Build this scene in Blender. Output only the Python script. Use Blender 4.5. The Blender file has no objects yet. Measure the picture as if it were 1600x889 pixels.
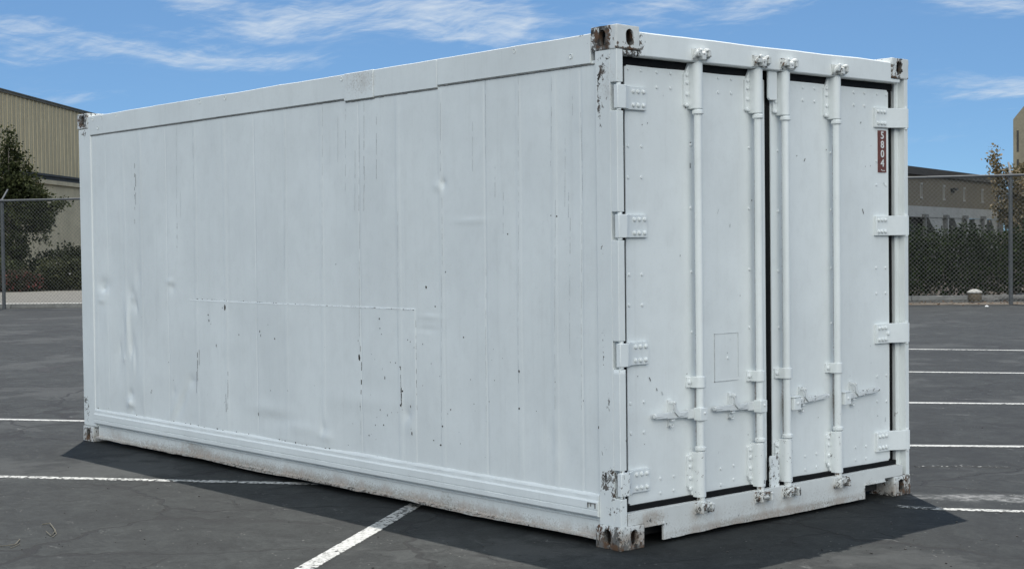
import bpy, bmesh, math, random
from mathutils import Vector, Matrix, noise as mnoise
from math import radians, sin, cos, pi, exp, hypot

random.seed(11)
scene = bpy.context.scene
COL = scene.collection

# ------------------------------------------------------------------ camera
CAM = Vector((5.2102, -5.1903, 1.5215))
YAW, PITCH, ROLL, FPX = 2.4293, -0.0268, -0.0120, 2336.067     # solved from the six visible container corners
fwd = Vector((cos(PITCH)*cos(YAW), cos(PITCH)*sin(YAW), sin(PITCH)))
r0 = Vector((sin(YAW), -cos(YAW), 0)); u0 = r0.cross(fwd)
rgt = cos(ROLL)*r0 + sin(ROLL)*u0; upv = rgt.cross(fwd)
cd = bpy.data.cameras.new('camera'); cam = bpy.data.objects.new('camera', cd); COL.objects.link(cam)
cd.sensor_width = 36; cd.lens = 36*FPX/1600; cd.clip_start = 0.05; cd.clip_end = 3000
m = Matrix((rgt, upv, -fwd)).transposed().to_4x4(); m.translation = CAM; cam.matrix_world = m
scene.camera = cam

# ------------------------------------------------------------------ light
SUNV = Vector((-0.72, 0.52, 2.591)).normalized()
SUN_STRENGTH, SKY_STRENGTH, EXPOSURE = 4.7, 0.10, 0.20
sd = bpy.data.lights.new('sun', 'SUN'); so = bpy.data.objects.new('sun', sd); COL.objects.link(so)
sd.energy = SUN_STRENGTH; sd.angle = radians(0.5); sd.color = (1, 0.955, 0.89)
so.rotation_euler = SUNV.to_track_quat('Z', 'Y').to_euler(); so.location = (-20, 15, 60)
scene.view_settings.view_transform = 'Standard'; scene.view_settings.look = 'None'
scene.view_settings.exposure = EXPOSURE; scene.view_settings.gamma = 1
scene.view_settings.use_curve_mapping = False


# ------------------------------------------------------------------ node helper
class NT:
    def __init__(s, tree):
        s.t = tree; s.n = tree.nodes; s.l = tree.links
        s.n.clear()
    def node(s, typ, **kw):
        n = s.n.new(typ)
        for k, v in kw.items(): setattr(n, k, v)
        return n
    def put(s, sock, v):
        if v is None: return
        if isinstance(v, bpy.types.NodeSocket): s.l.new(v, sock)
        elif isinstance(v, (tuple, list)) and sock.type == 'RGBA' and len(v) == 3: sock.default_value = (*v, 1)
        else: sock.default_value = v
    def m(s, op, a, b=None, c=None, clamp=False):
        n = s.node('ShaderNodeMath', operation=op, use_clamp=clamp)
        s.put(n.inputs[0], a); s.put(n.inputs[1], b); s.put(n.inputs[2], c)
        return n.outputs[0]
    def add(s, a, b): return s.m('ADD', a, b)
    def sub(s, a, b): return s.m('SUBTRACT', a, b)
    def mul(s, a, b): return s.m('MULTIPLY', a, b)
    def mr(s, v, a, b, c=0.0, d=1.0, smooth=True):
        n = s.node('ShaderNodeMapRange'); n.interpolation_type = 'SMOOTHSTEP' if smooth else 'LINEAR'
        for i, x in enumerate((v, a, b, c, d)): s.put(n.inputs[i], x)
        return n.outputs[0]
    def vscale(s, v, sc):
        n = s.node('ShaderNodeVectorMath', operation='MULTIPLY'); s.put(n.inputs[0], v); n.inputs[1].default_value = sc
        return n.outputs[0]
    def vadd(s, a, b):
        n = s.node('ShaderNodeVectorMath', operation='ADD'); s.put(n.inputs[0], a); s.put(n.inputs[1], b)
        return n.outputs[0]
    def noise(s, v, scale, detail=4, rough=0.5, dist=0.0, color=False):
        n = s.node('ShaderNodeTexNoise'); s.put(n.inputs['Vector'], v)
        n.inputs['Scale'].default_value = scale; n.inputs['Detail'].default_value = detail
        n.inputs['Roughness'].default_value = rough; n.inputs['Distortion'].default_value = dist
        return n.outputs['Color' if color else 'Fac']
    def vor(s, v, scale, feature='F1', out='Distance', rnd=1.0):
        n = s.node('ShaderNodeTexVoronoi', feature=feature); s.put(n.inputs['Vector'], v)
        n.inputs['Scale'].default_value = scale; n.inputs['Randomness'].default_value = rnd
        return n.outputs[out]
    def mix(s, f, a, b, blend='MIX'):
        n = s.node('ShaderNodeMix', data_type='RGBA', blend_type=blend)
        s.put(n.inputs[0], f); s.put(n.inputs[6], a); s.put(n.inputs[7], b)
        return n.outputs[2]
    def obj(s): return s.node('ShaderNodeTexCoord').outputs['Object']
    def xyz(s, v):
        n = s.node('ShaderNodeSeparateXYZ'); s.put(n.inputs[0], v); return n.outputs
    def comb(s, x, y, z):
        n = s.node('ShaderNodeCombineXYZ')
        for i, q in enumerate((x, y, z)): s.put(n.inputs[i], q)
        return n.outputs[0]
    def bump(s, h, strength, dist, normal=None):
        n = s.node('ShaderNodeBump'); s.put(n.inputs['Height'], h)
        n.inputs['Strength'].default_value = strength; n.inputs['Distance'].default_value = dist
        if normal is not None: s.put(n.inputs['Normal'], normal)
        return n.outputs[0]
    def out(s, color, rough, normal=None, metal=0.0, spec=0.5):
        p = s.node('ShaderNodeBsdfPrincipled')
        s.put(p.inputs['Base Color'], color); s.put(p.inputs['Roughness'], rough)
        s.put(p.inputs['Metallic'], metal); s.put(p.inputs['Specular IOR Level'], spec)
        if normal is not None: s.put(p.inputs['Normal'], normal)
        o = s.node('ShaderNodeOutputMaterial'); s.l.new(p.outputs[0], o.inputs[0])
        return p


# ------------------------------------------------------------------ sky (Nishita + cirrus laid out by azimuth and elevation)
world = bpy.data.worlds.new('World'); scene.world = world; world.use_nodes = True
W = NT(world.node_tree)
d = W.node('ShaderNodeTexCoord').outputs['Generated']
dx, dy, dz = W.xyz(d)
sky = W.node('ShaderNodeTexSky', sky_type='NISHITA', sun_disc=False)
sky.sun_elevation = math.asin(SUNV.z); sky.sun_rotation = math.atan2(SUNV.x, SUNV.y)
sky.altitude = 50; sky.air_density = 1.0; sky.dust_density = 0.25; sky.ozone_density = 2.5
lift = W.node('ShaderNodeVectorMath', operation='NORMALIZE')      # a clear dry sky: blue right down to the roofs
W.put(lift.inputs[0], W.comb(dx, dy, W.add(W.mul(dz, 1.7), 0.10)))
W.l.new(lift.outputs[0], sky.inputs['Vector'])
skycol = W.mix(1.0, sky.outputs[0], (0.74, 0.94, 1.02), 'MULTIPLY')
U = W.sub(YAW, W.m('ARCTAN2', dy, dx))                            # azimuth, to the right of the view's heading
V = W.m('ARCSINE', dz)                                            # elevation
uv = W.comb(U, V, 0.0)
wob = W.vscale(W.vadd(W.noise(W.comb(W.mul(U, 7.0), W.mul(V, 20.0), 5.0), 1.0, 3, 0.5, color=True), (-0.5, -0.5, -0.5)), (0.030, 0.030, 0.0))
Uw, Vw, _w = W.xyz(W.vadd(uv, wob))
n1 = W.noise(W.comb(W.mul(Uw, 9.0), W.sub(W.mul(Vw, 46.0), W.mul(Uw, 3.0)), 0.3), 1.0, 9, 0.66, 0.5)
n2 = W.noise(W.comb(W.mul(Uw, 16.0), W.add(W.mul(Vw, 120.0), W.mul(Uw, 9.0)), 3.3), 1.0, 7, 0.62, 0.3)
n3 = W.noise(W.comb(W.mul(Uw, 60.0), W.sub(W.mul(Vw, 300.0), W.mul(Uw, 70.0)), 8.3), 1.0, 4, 0.6, 0.2)
tex = W.add(W.add(W.mul(n1, 0.46), W.mul(n2, 0.36)), W.mul(n3, 0.18))
CL = [  # u, v, half length, half height, tilt (rise to the right), strength
    (-0.100, 0.150, 0.085, 0.015, 0.02, 0.85), (-0.030, 0.148, 0.060, 0.016, -0.16, 1.25), (-0.006, 0.149, 0.022, 0.014, 0.25, 1.1), (-0.160, 0.144, 0.045, 0.012, 0.05, 0.8),
    (-0.060, 0.163, 0.09, 0.010, 0.10, 0.65), (-0.198, 0.164, 0.030, 0.009, 0.40, 1.05), (-0.230, 0.168, 0.050, 0.006, 0.15, .6), (-0.300, 0.136, 0.090, 0.009, -0.13, .72), (-0.205, 0.124, 0.100, 0.008, -0.10, 0.75),
    (-0.320, 0.122, 0.050, 0.007, -0.05, 0.7), (-0.345, 0.158, 0.045, 0.007, 0.10, 0.6), (0.190, 0.157, 0.060, 0.013, 0.32, 0.95), (0.150, 0.150, 0.040, 0.010, 0.2, 0.7), (0.10, 0.160, 0.060, 0.010, 0.15, 0.65), (0.09, 0.148, 0.04, 0.007, 0.3, 0.6),
    (0.290, 0.159, 0.080, 0.010, -0.10, 0.9), (0.330, 0.150, 0.05, 0.008, 0.1, 0.7), (0.300, 0.098, 0.060, 0.010, -0.10, 0.85), (0.330, 0.094, 0.050, 0.009, 0.12, 0.75),
    (0.285, 0.060, 0.035, 0.006, 0.00, 0.7), (0.32, 0.075, 0.04, 0.007, 0.05, 0.45), (-0.290, 0.096, 0.06, 0.008, 0.0, 0.55)]
dens = None
for (u_, v_, a_, b_, t_, k_) in CL:
    c_, s_ = cos(math.atan(t_)), sin(math.atan(t_))
    du = W.sub(Uw, u_); dv = W.sub(Vw, v_)
    p = W.add(W.mul(du, c_/a_), W.mul(dv, s_/a_)); q = W.sub(W.mul(dv, c_/b_), W.mul(du, s_/b_))
    g = W.mul(W.m('EXPONENT', W.mul(W.add(W.mul(p, p), W.mul(q, q)), -1.0)), k_)
    dens = g if dens is None else W.add(dens, g)
dens = W.m('MINIMUM', dens, 1.25)
cir = W.m('MULTIPLY', W.mr(W.add(W.mul(W.sub(tex, 0.5), 3.0), W.mul(dens, 0.36)), 0.08, 1.02), W.m('MINIMUM', W.mul(dens, 1.9), 1.0), clamp=True)
# unseen broken cloud behind the viewer, added as fill light for the shaded faces
back = W.add(W.mul(dx, cos(radians(-40))), W.mul(dy, sin(radians(-40))))
nb = W.noise(d, 2.2, 7, 0.55, 0.4)
fill_bank = W.mul(W.mul(W.mr(back, 0.12, 0.62), W.mr(nb, 0.30, 0.52)), W.mr(dz, 0.06, 0.34))
bg1 = W.node('ShaderNodeBackground'); W.put(bg1.inputs[0], skycol); bg1.inputs[1].default_value = SKY_STRENGTH
bg2 = W.node('ShaderNodeBackground'); W.put(bg2.inputs[0], (0.86, 0.93, 0.98)); bg2.inputs[1].default_value = 0.78
bg3 = W.node('ShaderNodeBackground'); W.put(bg3.inputs[0], (0.95, 0.985, 0.965)); bg3.inputs[1].default_value = 2.35
mx = W.node('ShaderNodeMixShader'); W.put(mx.inputs[0], W.mul(cir, 0.78)); W.l.new(bg1.outputs[0], mx.inputs[1]); W.l.new(bg2.outputs[0], mx.inputs[2])
mx2 = W.node('ShaderNodeMixShader'); W.put(mx2.inputs[0], fill_bank); W.l.new(mx.outputs[0], mx2.inputs[1]); W.l.new(bg3.outputs[0], mx2.inputs[2])
wo = W.node('ShaderNodeOutputWorld'); W.l.new(mx2.outputs[0], wo.inputs[0])


# ------------------------------------------------------------------ measuring: a sight line of the photograph met with a real plane
def ray(px, py): return fwd + rgt*((px-800)/FPX) + upv*((444.5-py)/FPX)
def G(px, py, z=0.0):
    q = ray(px, py); return CAM + q*((z-CAM.z)/q.z)
def S(px, py, Y=0.0):                      # on the long side of the container
    q = ray(px, py); return CAM + q*((Y-CAM.y)/q.y)
def D(px, py, X=-0.058):                   # on the door end
    q = ray(px, py); return CAM + q*((X-CAM.x)/q.x)
def F(px, py, depth):                      # at a distance along the view axis
    return CAM + ray(px, py)*depth


# ------------------------------------------------------------------ object helpers
def tag(o, label=None, cat=None, group=None, kind=None):
    if label: o['label'] = label
    if cat: o['category'] = cat
    if group: o['group'] = group
    if kind: o['kind'] = kind
    return o
def empty(name, loc, label, cat, group=None):
    o = bpy.data.objects.new(name, None); COL.objects.link(o); o.location = loc; o.empty_display_size = 0.3
    return tag(o, label, cat, group)
def link(name, me, parent=None):
    o = bpy.data.objects.new(name, me); COL.objects.link(o)
    if parent is not None:
        # all parts are modelled in place: undo the empty's offset (a mesh part sits at the world origin already)
        o.parent = parent; o.matrix_parent_inverse = Matrix.Translation(-parent.location)
    return o
def box(bm, x0, x1, y0, y1, z0, z1, mat=0):
    vs = [bm.verts.new((x, y, z)) for x in (x0, x1) for y in (y0, y1) for z in (z0, z1)]
    for f in ((0, 1, 3, 2), (4, 6, 7, 5), (0, 4, 5, 1), (2, 3, 7, 6), (0, 2, 6, 4), (1, 5, 7, 3)):
        bm.faces.new([vs[i] for i in f]).material_index = mat
    return vs
def obox(bm, c, ax, ay, az, hx, hy, hz, mat=0):
    """box about c with half sizes along three axes"""
    c = Vector(c); vs = [bm.verts.new(c+ax*(i*hx)+ay*(j*hy)+az*(k*hz)) for i in (-1, 1) for j in (-1, 1) for k in (-1, 1)]
    for f in ((0, 1, 3, 2), (4, 6, 7, 5), (0, 4, 5, 1), (2, 3, 7, 6), (0, 2, 6, 4), (1, 5, 7, 3)):
        bm.faces.new([vs[i] for i in f]).material_index = mat
def tube(bm, pts, rad, n=12, mat=0, cap=True):
    pts = [Vector(p) for p in pts]; rings = []
    for i, p in enumerate(pts):
        t = (pts[min(i+1, len(pts)-1)]-pts[max(i-1, 0)]).normalized()
        a = t.cross(Vector((0, 0, 1)) if abs(t.z) < 0.9 else Vector((1, 0, 0))).normalized(); b = t.cross(a)
        r = rad[i] if isinstance(rad, (list, tuple)) else rad
        rings.append([bm.verts.new(p+a*(r*cos(2*pi*k/n))+b*(r*sin(2*pi*k/n))) for k in range(n)])
    for i in range(len(rings)-1):
        for k in range(n):
            bm.faces.new((rings[i][k], rings[i][(k+1) % n], rings[i+1][(k+1) % n], rings[i+1][k])).material_index = mat
    if cap and n > 2:
        bm.faces.new(rings[0][::-1]).material_index = mat; bm.faces.new(rings[-1]).material_index = mat
def dome(bm, c, nrm, r, h, mat=0, n=10):
    c = Vector(c); nrm = Vector(nrm).normalized()
    a = nrm.cross(Vector((0, 0, 1)) if abs(nrm.z) < 0.9 else Vector((1, 0, 0))).normalized(); b = nrm.cross(a)
    prev = None
    for (rr, hh) in ((1, -0.3), (1, 0.35), (0.8, 0.8)):
        ring = [bm.verts.new(c+nrm*(h*hh)+(a*cos(2*pi*k/n)+b*sin(2*pi*k/n))*(r*rr)) for k in range(n)]
        if prev:
            for k in range(n): bm.faces.new((prev[k], prev[(k+1) % n], ring[(k+1) % n], ring[k])).material_index = mat
        prev = ring
    top = bm.verts.new(c+nrm*h)
    for k in range(n): bm.faces.new((prev[k], prev[(k+1) % n], top)).material_index = mat
def prism(bm, pts, dvec, mat=0):
    a = [bm.verts.new(p) for p in pts]; b = [bm.verts.new(Vector(p)+Vector(dvec)) for p in pts]; n = len(a)
    bm.faces.new(a).material_index = mat; bm.faces.new(b[::-1]).material_index = mat
    for i in range(n): bm.faces.new((a[i], b[i], b[(i+1) % n], a[(i+1) % n])).material_index = mat
def slices(bm, axis, a, b, step):
    n = int((b-a)/step)
    for i in range(1, n):
        co = [0, 0, 0]; co[axis] = a+(b-a)*i/n; no = [0, 0, 0]; no[axis] = 1
        bmesh.ops.bisect_plane(bm, geom=bm.verts[:]+bm.edges[:]+bm.faces[:], plane_co=co, plane_no=no)

# wear: (centre, radii, strength); grime the same, with painted shade beside the rods
WEAR, GRIME_SHADE = [], []
def field(lst, p):
    w = 0.0
    for c, r, k in lst:
        q = ((p[0]-c[0])/r[0])**2+((p[1]-c[1])/r[1])**2+((p[2]-c[2])/r[2])**2
        if q < 6: w = max(w, k*exp(-q*q*0.5) if q > 0 else k)
    return w
def obj(name, bm, mats, parent=None, bevel=0.0, smooth=35, seg=2, wear=None):
    bmesh.ops.recalc_face_normals(bm, faces=bm.faces[:])
    me = bpy.data.meshes.new(name); bm.to_mesh(me); bm.free()
    for mt in (mats if isinstance(mats, (list, tuple)) else [mats]): me.materials.append(mt)
    if wear is not None:
        for nm, fn in (('wear', wear), ('grime_shade', lambda p: field(GRIME_SHADE, p))):
            at = me.attributes.new(nm, 'FLOAT', 'POINT')
            at.data.foreach_set('value', [fn(v.co) for v in me.vertices])
    if smooth:
        me.polygons.foreach_set('use_smooth', [True]*len(me.polygons)); me.set_sharp_from_angle(angle=radians(smooth))
    o = link(name, me, parent)
    if bevel:
        md = o.modifiers.new('bevel', 'BEVEL'); md.width = bevel; md.segments = seg; md.limit_method = 'ANGLE'; md.angle_limit = radians(40)
        md.harden_normals = False
    return o
def wfield(p): return field(WEAR, p)
X_, Y_, Z_ = Vector((1, 0, 0)), Vector((0, 1, 0)), Vector((0, 0, 1))


# ------------------------------------------------------------------ materials
def mat(name):
    mt = bpy.data.materials.new(name); mt.use_nodes = True
    return mt, NT(mt.node_tree)

def paint_mat(name, base=(0.775, 0.80, 0.785), rust=0.35, chips=46, streak=0.05, baseline=0.0):
    mt, n = mat(name)
    co = n.obj(); x, y, z = n.xyz(co)
    wear = n.node('ShaderNodeAttribute', attribute_name='wear').outputs['Fac']
    grime_shade = n.node('ShaderNodeAttribute', attribute_name='grime_shade').outputs['Fac']
    # paint: slightly patchy, rain streaks running down, dust
    blot = n.noise(co, 1.7, 5, 0.6); col = n.mix(n.mr(blot, 0.3, 0.7), base, tuple(c*0.92 for c in base))
    st = n.noise(n.vscale(co, (16, 16, 0.55)), 1.0, 5, 0.65)
    st2 = n.noise(n.vscale(co, (55, 55, 1.1)), 1.0, 3, 0.6)
    stm = n.mul(n.mul(n.mr(st, 0.46, 0.74), n.mr(st2, 0.40, 0.66)), streak*2.2)
    col = n.mix(stm, col, (0.36, 0.36, 0.33))
    fine = n.noise(co, 60, 3, 0.6); col = n.mix(n.mul(n.mr(fine, 0.55, 0.75), 0.08), col, (0.45, 0.45, 0.43))
    # grime: brown dust and rust run-off, plus contact shade painted beside the rods
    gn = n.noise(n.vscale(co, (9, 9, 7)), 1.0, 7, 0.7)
    gm = n.mul(n.mr(n.add(gn, n.mul(grime_shade, 0.55)), 0.62, 0.98), n.m('MINIMUM', n.mul(grime_shade, 1.6), 1.0))
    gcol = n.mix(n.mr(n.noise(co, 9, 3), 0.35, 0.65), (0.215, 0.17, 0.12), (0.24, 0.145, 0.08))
    spk = n.mr(n.add(n.noise(co, 85, 5, 0.75), n.mul(grime_shade, 0.26)), 0.60, 0.74)
    col = n.mix(n.mul(n.m('MAXIMUM', n.mul(gm, 0.52), n.mul(spk, n.m('MINIMUM', grime_shade, 0.8))), 0.9), col, gcol)
    # chips down to primer and rust
    cn = n.noise(n.vscale(co, (1, 1, 0.75)), chips, 8, 0.70, 0.5)
    cm = n.mr(n.add(cn, n.mul(n.add(wear, baseline), 0.50)), 0.775, 0.80)
    rn = n.noise(co, 21, 5, 0.65)
    ccol = n.mix(n.mr(rn, 0.42, 0.52), (0.045, 0.042, 0.038), (0.15, 0.145, 0.135))
    ccol = n.mix(n.mul(n.mr(n.noise(n.vadd(co, (3, 1, 2)), 17, 5, 0.7), 0.45, 0.58), rust), ccol, (0.12, 0.068, 0.040))
    col = n.mix(cm, col, ccol)
    mott = n.noise(n.vscale(co, (1, 1, 0.6)), 11, 6, 0.7); col = n.mix(n.mul(n.mr(mott, 0.45, 0.68), 0.10), col, (0.47, 0.475, 0.46))
    rough = n.add(n.mr(fine, 0.3, 0.7, 0.52, 0.66), n.mul(cm, 0.25))
    h = n.add(n.mul(n.noise(co, 240, 2, 0.5), 0.10), n.add(n.mul(n.noise(co, 22, 4, 0.5), 0.22), n.mul(cm, -0.55)))
    n.out(col, rough, n.bump(h, 0.6, 0.0016), spec=0.3)
    return mt
PAINT = paint_mat('white_paint')
DOORP = paint_mat('white_door_paint', base=(0.80, 0.825, 0.815), streak=0.035)
RUSTY = paint_mat('chipped_white_paint', base=(0.70, 0.71, 0.69), rust=0.95, chips=50)

WORN = paint_mat('worn_handle_paint', base=(0.73, 0.75, 0.745), rust=0.5, chips=60, baseline=0.0)

def plain(name, col, rough=0.6, var=0.15, scale=6, bump=0.15, dist=0.004, metal=0, spec=0.5, stretch=(1, 1, 1)):
    mt, n = mat(name); co = n.vscale(n.obj(), stretch)
    a = n.noise(co, scale, 6, 0.62); b = n.noise(co, scale*9, 4, 0.6)
    f = n.mr(n.add(n.mul(a, 0.6), n.mul(b, 0.4)), 0.35, 0.65)
    c = n.mix(f, tuple(k*(1-var) for k in col), tuple(min(1, k*(1+var)) for k in col))
    n.out(c, rough, n.bump(b, bump, dist) if bump else None, metal, spec)
    return mt
RUBBER = plain('black_rubber', (0.005, 0.005, 0.0055), 0.6, 0.4, 14, 0.2, 0.002, spec=0.15)
CHIP = plain('bare_rusted_steel', (0.045, 0.036, 0.028), 0.85, 0.5, 40)
SHADE_MARK = plain('gap_shade_mark_grey', (0.20, 0.20, 0.19), 0.8, 0.35, 30)  # grey for the painted gap shadow and the stamped frame
STEELDARK = plain('dark_underside', (0.03, 0.03, 0.03), 0.9)
PLATE = plain('brown_red_plate', (0.145, 0.048, 0.038), 0.6, 0.25, 60)
DIGIT = plain('white_lettering', (0.74, 0.74, 0.72), 0.6, 0.08, 80, 0)

def asphalt_nodes(n):
    co = n.obj()
    warp = n.vadd(co, n.vscale(n.vadd(n.noise(co, 2.3, 3, 0.6, color=True), (-0.5, -0.5, -0.5)), (0.5, 0.5, 0)))
    agg = n.noise(co, 150, 3, 0.7); agg2 = n.noise(co, 38, 5, 0.7)
    mid = n.noise(co, 1.1, 6, 0.62); big = n.noise(co, 0.14, 4, 0.5)
    base = n.mix(n.mr(n.add(n.mul(agg, 0.5), n.mul(agg2, 0.5)), 0.36, 0.64), (0.0092, 0.0104, 0.0101), (0.0230, 0.0255, 0.0247))
    base = n.mix(1.0, base, n.mix(n.mr(mid, 0.3, 0.7), (0.80, 0.80, 0.80), (1.16, 1.16, 1.15)), 'MULTIPLY')
    base = n.mix(1.0, base, n.mix(n.mr(big, 0.35, 0.65), (0.88, 0.88, 0.88), (1.15, 1.15, 1.15)), 'MULTIPLY')
    g1 = n.noise(warp, 7.5, 8, 0.78); g2 = n.noise(n.vadd(co, (11, 3, 0)), 2.6, 6, 0.7)
    base = n.mix(1.0, base, n.mix(n.mr(g1, 0.36, 0.64), (0.66, 0.66, 0.66), (1.36, 1.36, 1.35)), 'MULTIPLY')
    base = n.mix(1.0, base, n.mix(n.mr(g2, 0.36, 0.64), (0.80, 0.80, 0.80), (1.20, 1.20, 1.19)), 'MULTIPLY')
    # old seal coat worn through in patches
    sc = n.noise(n.vadd(warp, (31, 17, 0)), 0.55, 7, 0.68)
    base = n.mix(n.mul(n.mr(sc, 0.53, 0.60), 0.45), base, (0.058, 0.060, 0.058))
    # exposed pale stones, tar drops
    sp = n.vor(co, 26, out='Distance'); spn = n.noise(co, 5, 3)
    stones = n.mul(n.mr(sp, 0.10, 0.16, 1, 0), n.mr(spn, 0.56, 0.60))
    base = n.mix(n.mul(stones, 0.75), base, (0.17, 0.17, 0.16))
    td = n.vor(n.vadd(co, (7.3, 2.1, 0)), 4.2, out='Distance')
    tar = n.mul(n.mr(n.add(td, n.mul(agg2, 0.05)), 0.055, 0.085, 1, 0), n.mr(n.noise(co, 1.7, 2), 0.44, 0.5))
    base = n.mix(tar, base, (0.006, 0.006, 0.006))
    # pale scuffs along the traffic direction
    scv = n.noise(n.vscale(n.vadd(warp, (3, 9, 0)), (1.6, 7.0, 1)), 1.6, 5, 0.7)
    base = n.mix(n.mul(n.mr(scv, 0.63, 0.72), 0.55), base, (0.15, 0.15, 0.145))
    # cracks
    cmask = n.mr(n.noise(n.vadd(co, (20, 5, 0)), 0.32, 3), 0.42, 0.52)
    c1 = n.mul(n.mr(n.vor(warp, 0.62, 'DISTANCE_TO_EDGE'), 0.006, 0.017, 1, 0), cmask)
    c2 = n.mul(n.mr(n.vor(n.vadd(warp, (4, 4, 0)), 2.1, 'DISTANCE_TO_EDGE'), 0.010, 0.024, 1, 0), n.mul(cmask, n.mr(n.noise(co, 0.9, 3), 0.50, 0.58)))
    crack = n.m('MAXIMUM', c1, n.mul(c2, 0.8))
    base = n.mix(n.mul(crack, 0.85), base, (0.008, 0.008, 0.008))
    h = n.add(n.add(n.mul(agg, 0.5), n.mul(agg2, 0.6)), n.mul(crack, -1.2))
    return co, base, h, (agg, agg2, mid)
ASPH, n = mat('asphalt'); co, base, h, _n = asphalt_nodes(n)
x, y, z = n.xyz(co)                                    # dust ground off beside the far door corner, sandy silt along the kerb
wn = n.mul(n.sub(n.noise(co, 3.0, 5, 0.7), 0.5), 0.55)
ddx = n.m('DIVIDE', n.add(n.mul(n.sub(x, 0.55), 0.80), n.mul(n.sub(y, 2.75), 0.60)), 0.75)
ddy = n.m('DIVIDE', n.add(n.mul(n.sub(x, 0.55), -0.60), n.add(n.mul(n.sub(y, 2.75), 0.80), n.mul(wn, 0.6))), 0.17)
dust = n.m('EXPONENT', n.mul(n.add(n.mul(ddx, ddx), n.mul(ddy, ddy)), -1.0))
dn = n.noise(n.vscale(co, (3, 3, 1)), 4, 6, 0.7)
base = n.mix(n.mul(n.mr(n.mul(dust, n.add(dn, 0.35)), 0.22, 0.75), n.mr(dn, 0.40, 0.62, 0.1, 0.72)), base, (0.25, 0.25, 0.245))
n.out(base, 0.80, n.bump(h, 0.75, 0.006), spec=0.36)

LINE, n = mat('road_paint'); co, base, h, (agg, agg2, mid) = asphalt_nodes(n)
edge = n.node('ShaderNodeAttribute', attribute_name='edge').outputs['Fac']     # 1 on the line's axis, 0 at its edge
fade = n.node('ShaderNodeAttribute', attribute_name='fade').outputs['Fac']     # how worn, plus shade painted in where the container's shadow falls
pm = n.noise(co, 30, 7, 0.72)
k = n.sub(n.add(n.mul(pm, 0.9), n.mul(n.m('MINIMUM', n.mul(edge, 3.0), 1.0), 0.42)), fade)
paintm = n.mr(k, 0.52, 0.62)
pc = n.mix(n.mr(agg2, 0.35, 0.65), (0.34, 0.34, 0.325), (0.50, 0.50, 0.48))
n.out(n.mix(paintm, base, pc), 0.80, n.bump(h, 0.75, 0.006), spec=0.36)

CONC = plain('pale_concrete', (0.125, 0.118, 0.10), 0.9, 0.22, 3, 0.3)
KERBC = plain('kerb_concrete', (0.20, 0.195, 0.18), 0.9, 0.25, 5, 0.3)
SOIL = plain('dry_soil', (0.060, 0.045, 0.030), 0.95, 0.5, 7, 0.6, 0.02)
GALV = plain('weathered_galvanised_steel', (0.085, 0.09, 0.095), 0.6, 0.2, 9, 0.1, metal=0.2)
WIRE = plain('dull_fence_wire', (0.19, 0.195, 0.185), 0.55, 0.2, 4, 0, metal=0.3)

# ------------------------------------------------------------------ ground, kerb, markings
def faceup(o):
    if o.data.polygons[0].normal.z < 0: o.data.flip_normals()
def sheet(name, pts, z, mt, kind='structure', cut=0):
    bm = bmesh.new(); bm.faces.new([bm.verts.new((p[0], p[1], z)) for p in pts])
    o = obj(name, bm, mt, smooth=0); faceup(o); o['kind'] = kind; return o
sheet('parking_lot', [(-900, -900), (900, -900), (900, 900), (-900, 900)], 0, ASPH)

FA, FB = G(5, 483), G(1580, 476)                       # the two fence posts in view
fu = (FB-FA).normalized(); fn = Vector((-fu.y, fu.x, 0))
if fn.dot(fwd) < 0: fn = -fn
FL = (FB-FA).length
K0, K1 = G(60, 481.5), G(1590, 468.5)                  # foot of the kerb
ku = (K1-K0).normalized(); kn = Vector((-ku.y, ku.x, 0)); kn = kn if kn.dot(fwd) > 0 else -kn
def KP(t, o): return K0+ku*t+kn*o
kl = (K1-K0).length
bm = bmesh.new()
for i in range(16):                                    # kerb stones butt end to end
    t0 = -14+i*(kl+28)/16; t1 = t0+(kl+28)/16-0.012
    prism(bm, [KP(t0, 0), KP(t0, 0.03)+Z_*0.12, KP(t0, 0.16)+Z_*0.12, KP(t0, 0.16)], ku*(t1-t0))
tag(obj('kerb', bm, KERBC, bevel=0.012), kind='structure')
sheet('driveway', [KP(-40, 0.16), KP(17, 0.16), KP(17, 40), KP(-40, 40)], 0.02, CONC)
sheet('planting_bed', [KP(17.01, 0.16), KP(kl+30, 0.16), KP(kl+30, 40), KP(17.01, 40)], 0.06, SOIL)
sheet('dirt_strip', [FA+fu*(FL*0.55)-fn*0.02, FA+fu*(FL+12)-fn*0.25, FA+fu*(FL+12)+fn*2.4, FA+fu*(FL*0.55)+fn*0.2], 0.006,
      plain('leaf_litter', (0.085, 0.070, 0.052), 0.95, 0.6, 3.0, 0.6, 0.02, stretch=(1, 1, 1)))
sheet('driveway_line', [KP(-30, 2.5), KP(17, 2.5), KP(17, 3.0), KP(-30, 3.0)], 0.026, plain('old_white_line', (0.36, 0.36, 0.34), 0.9, 0.2, 6))

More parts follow.
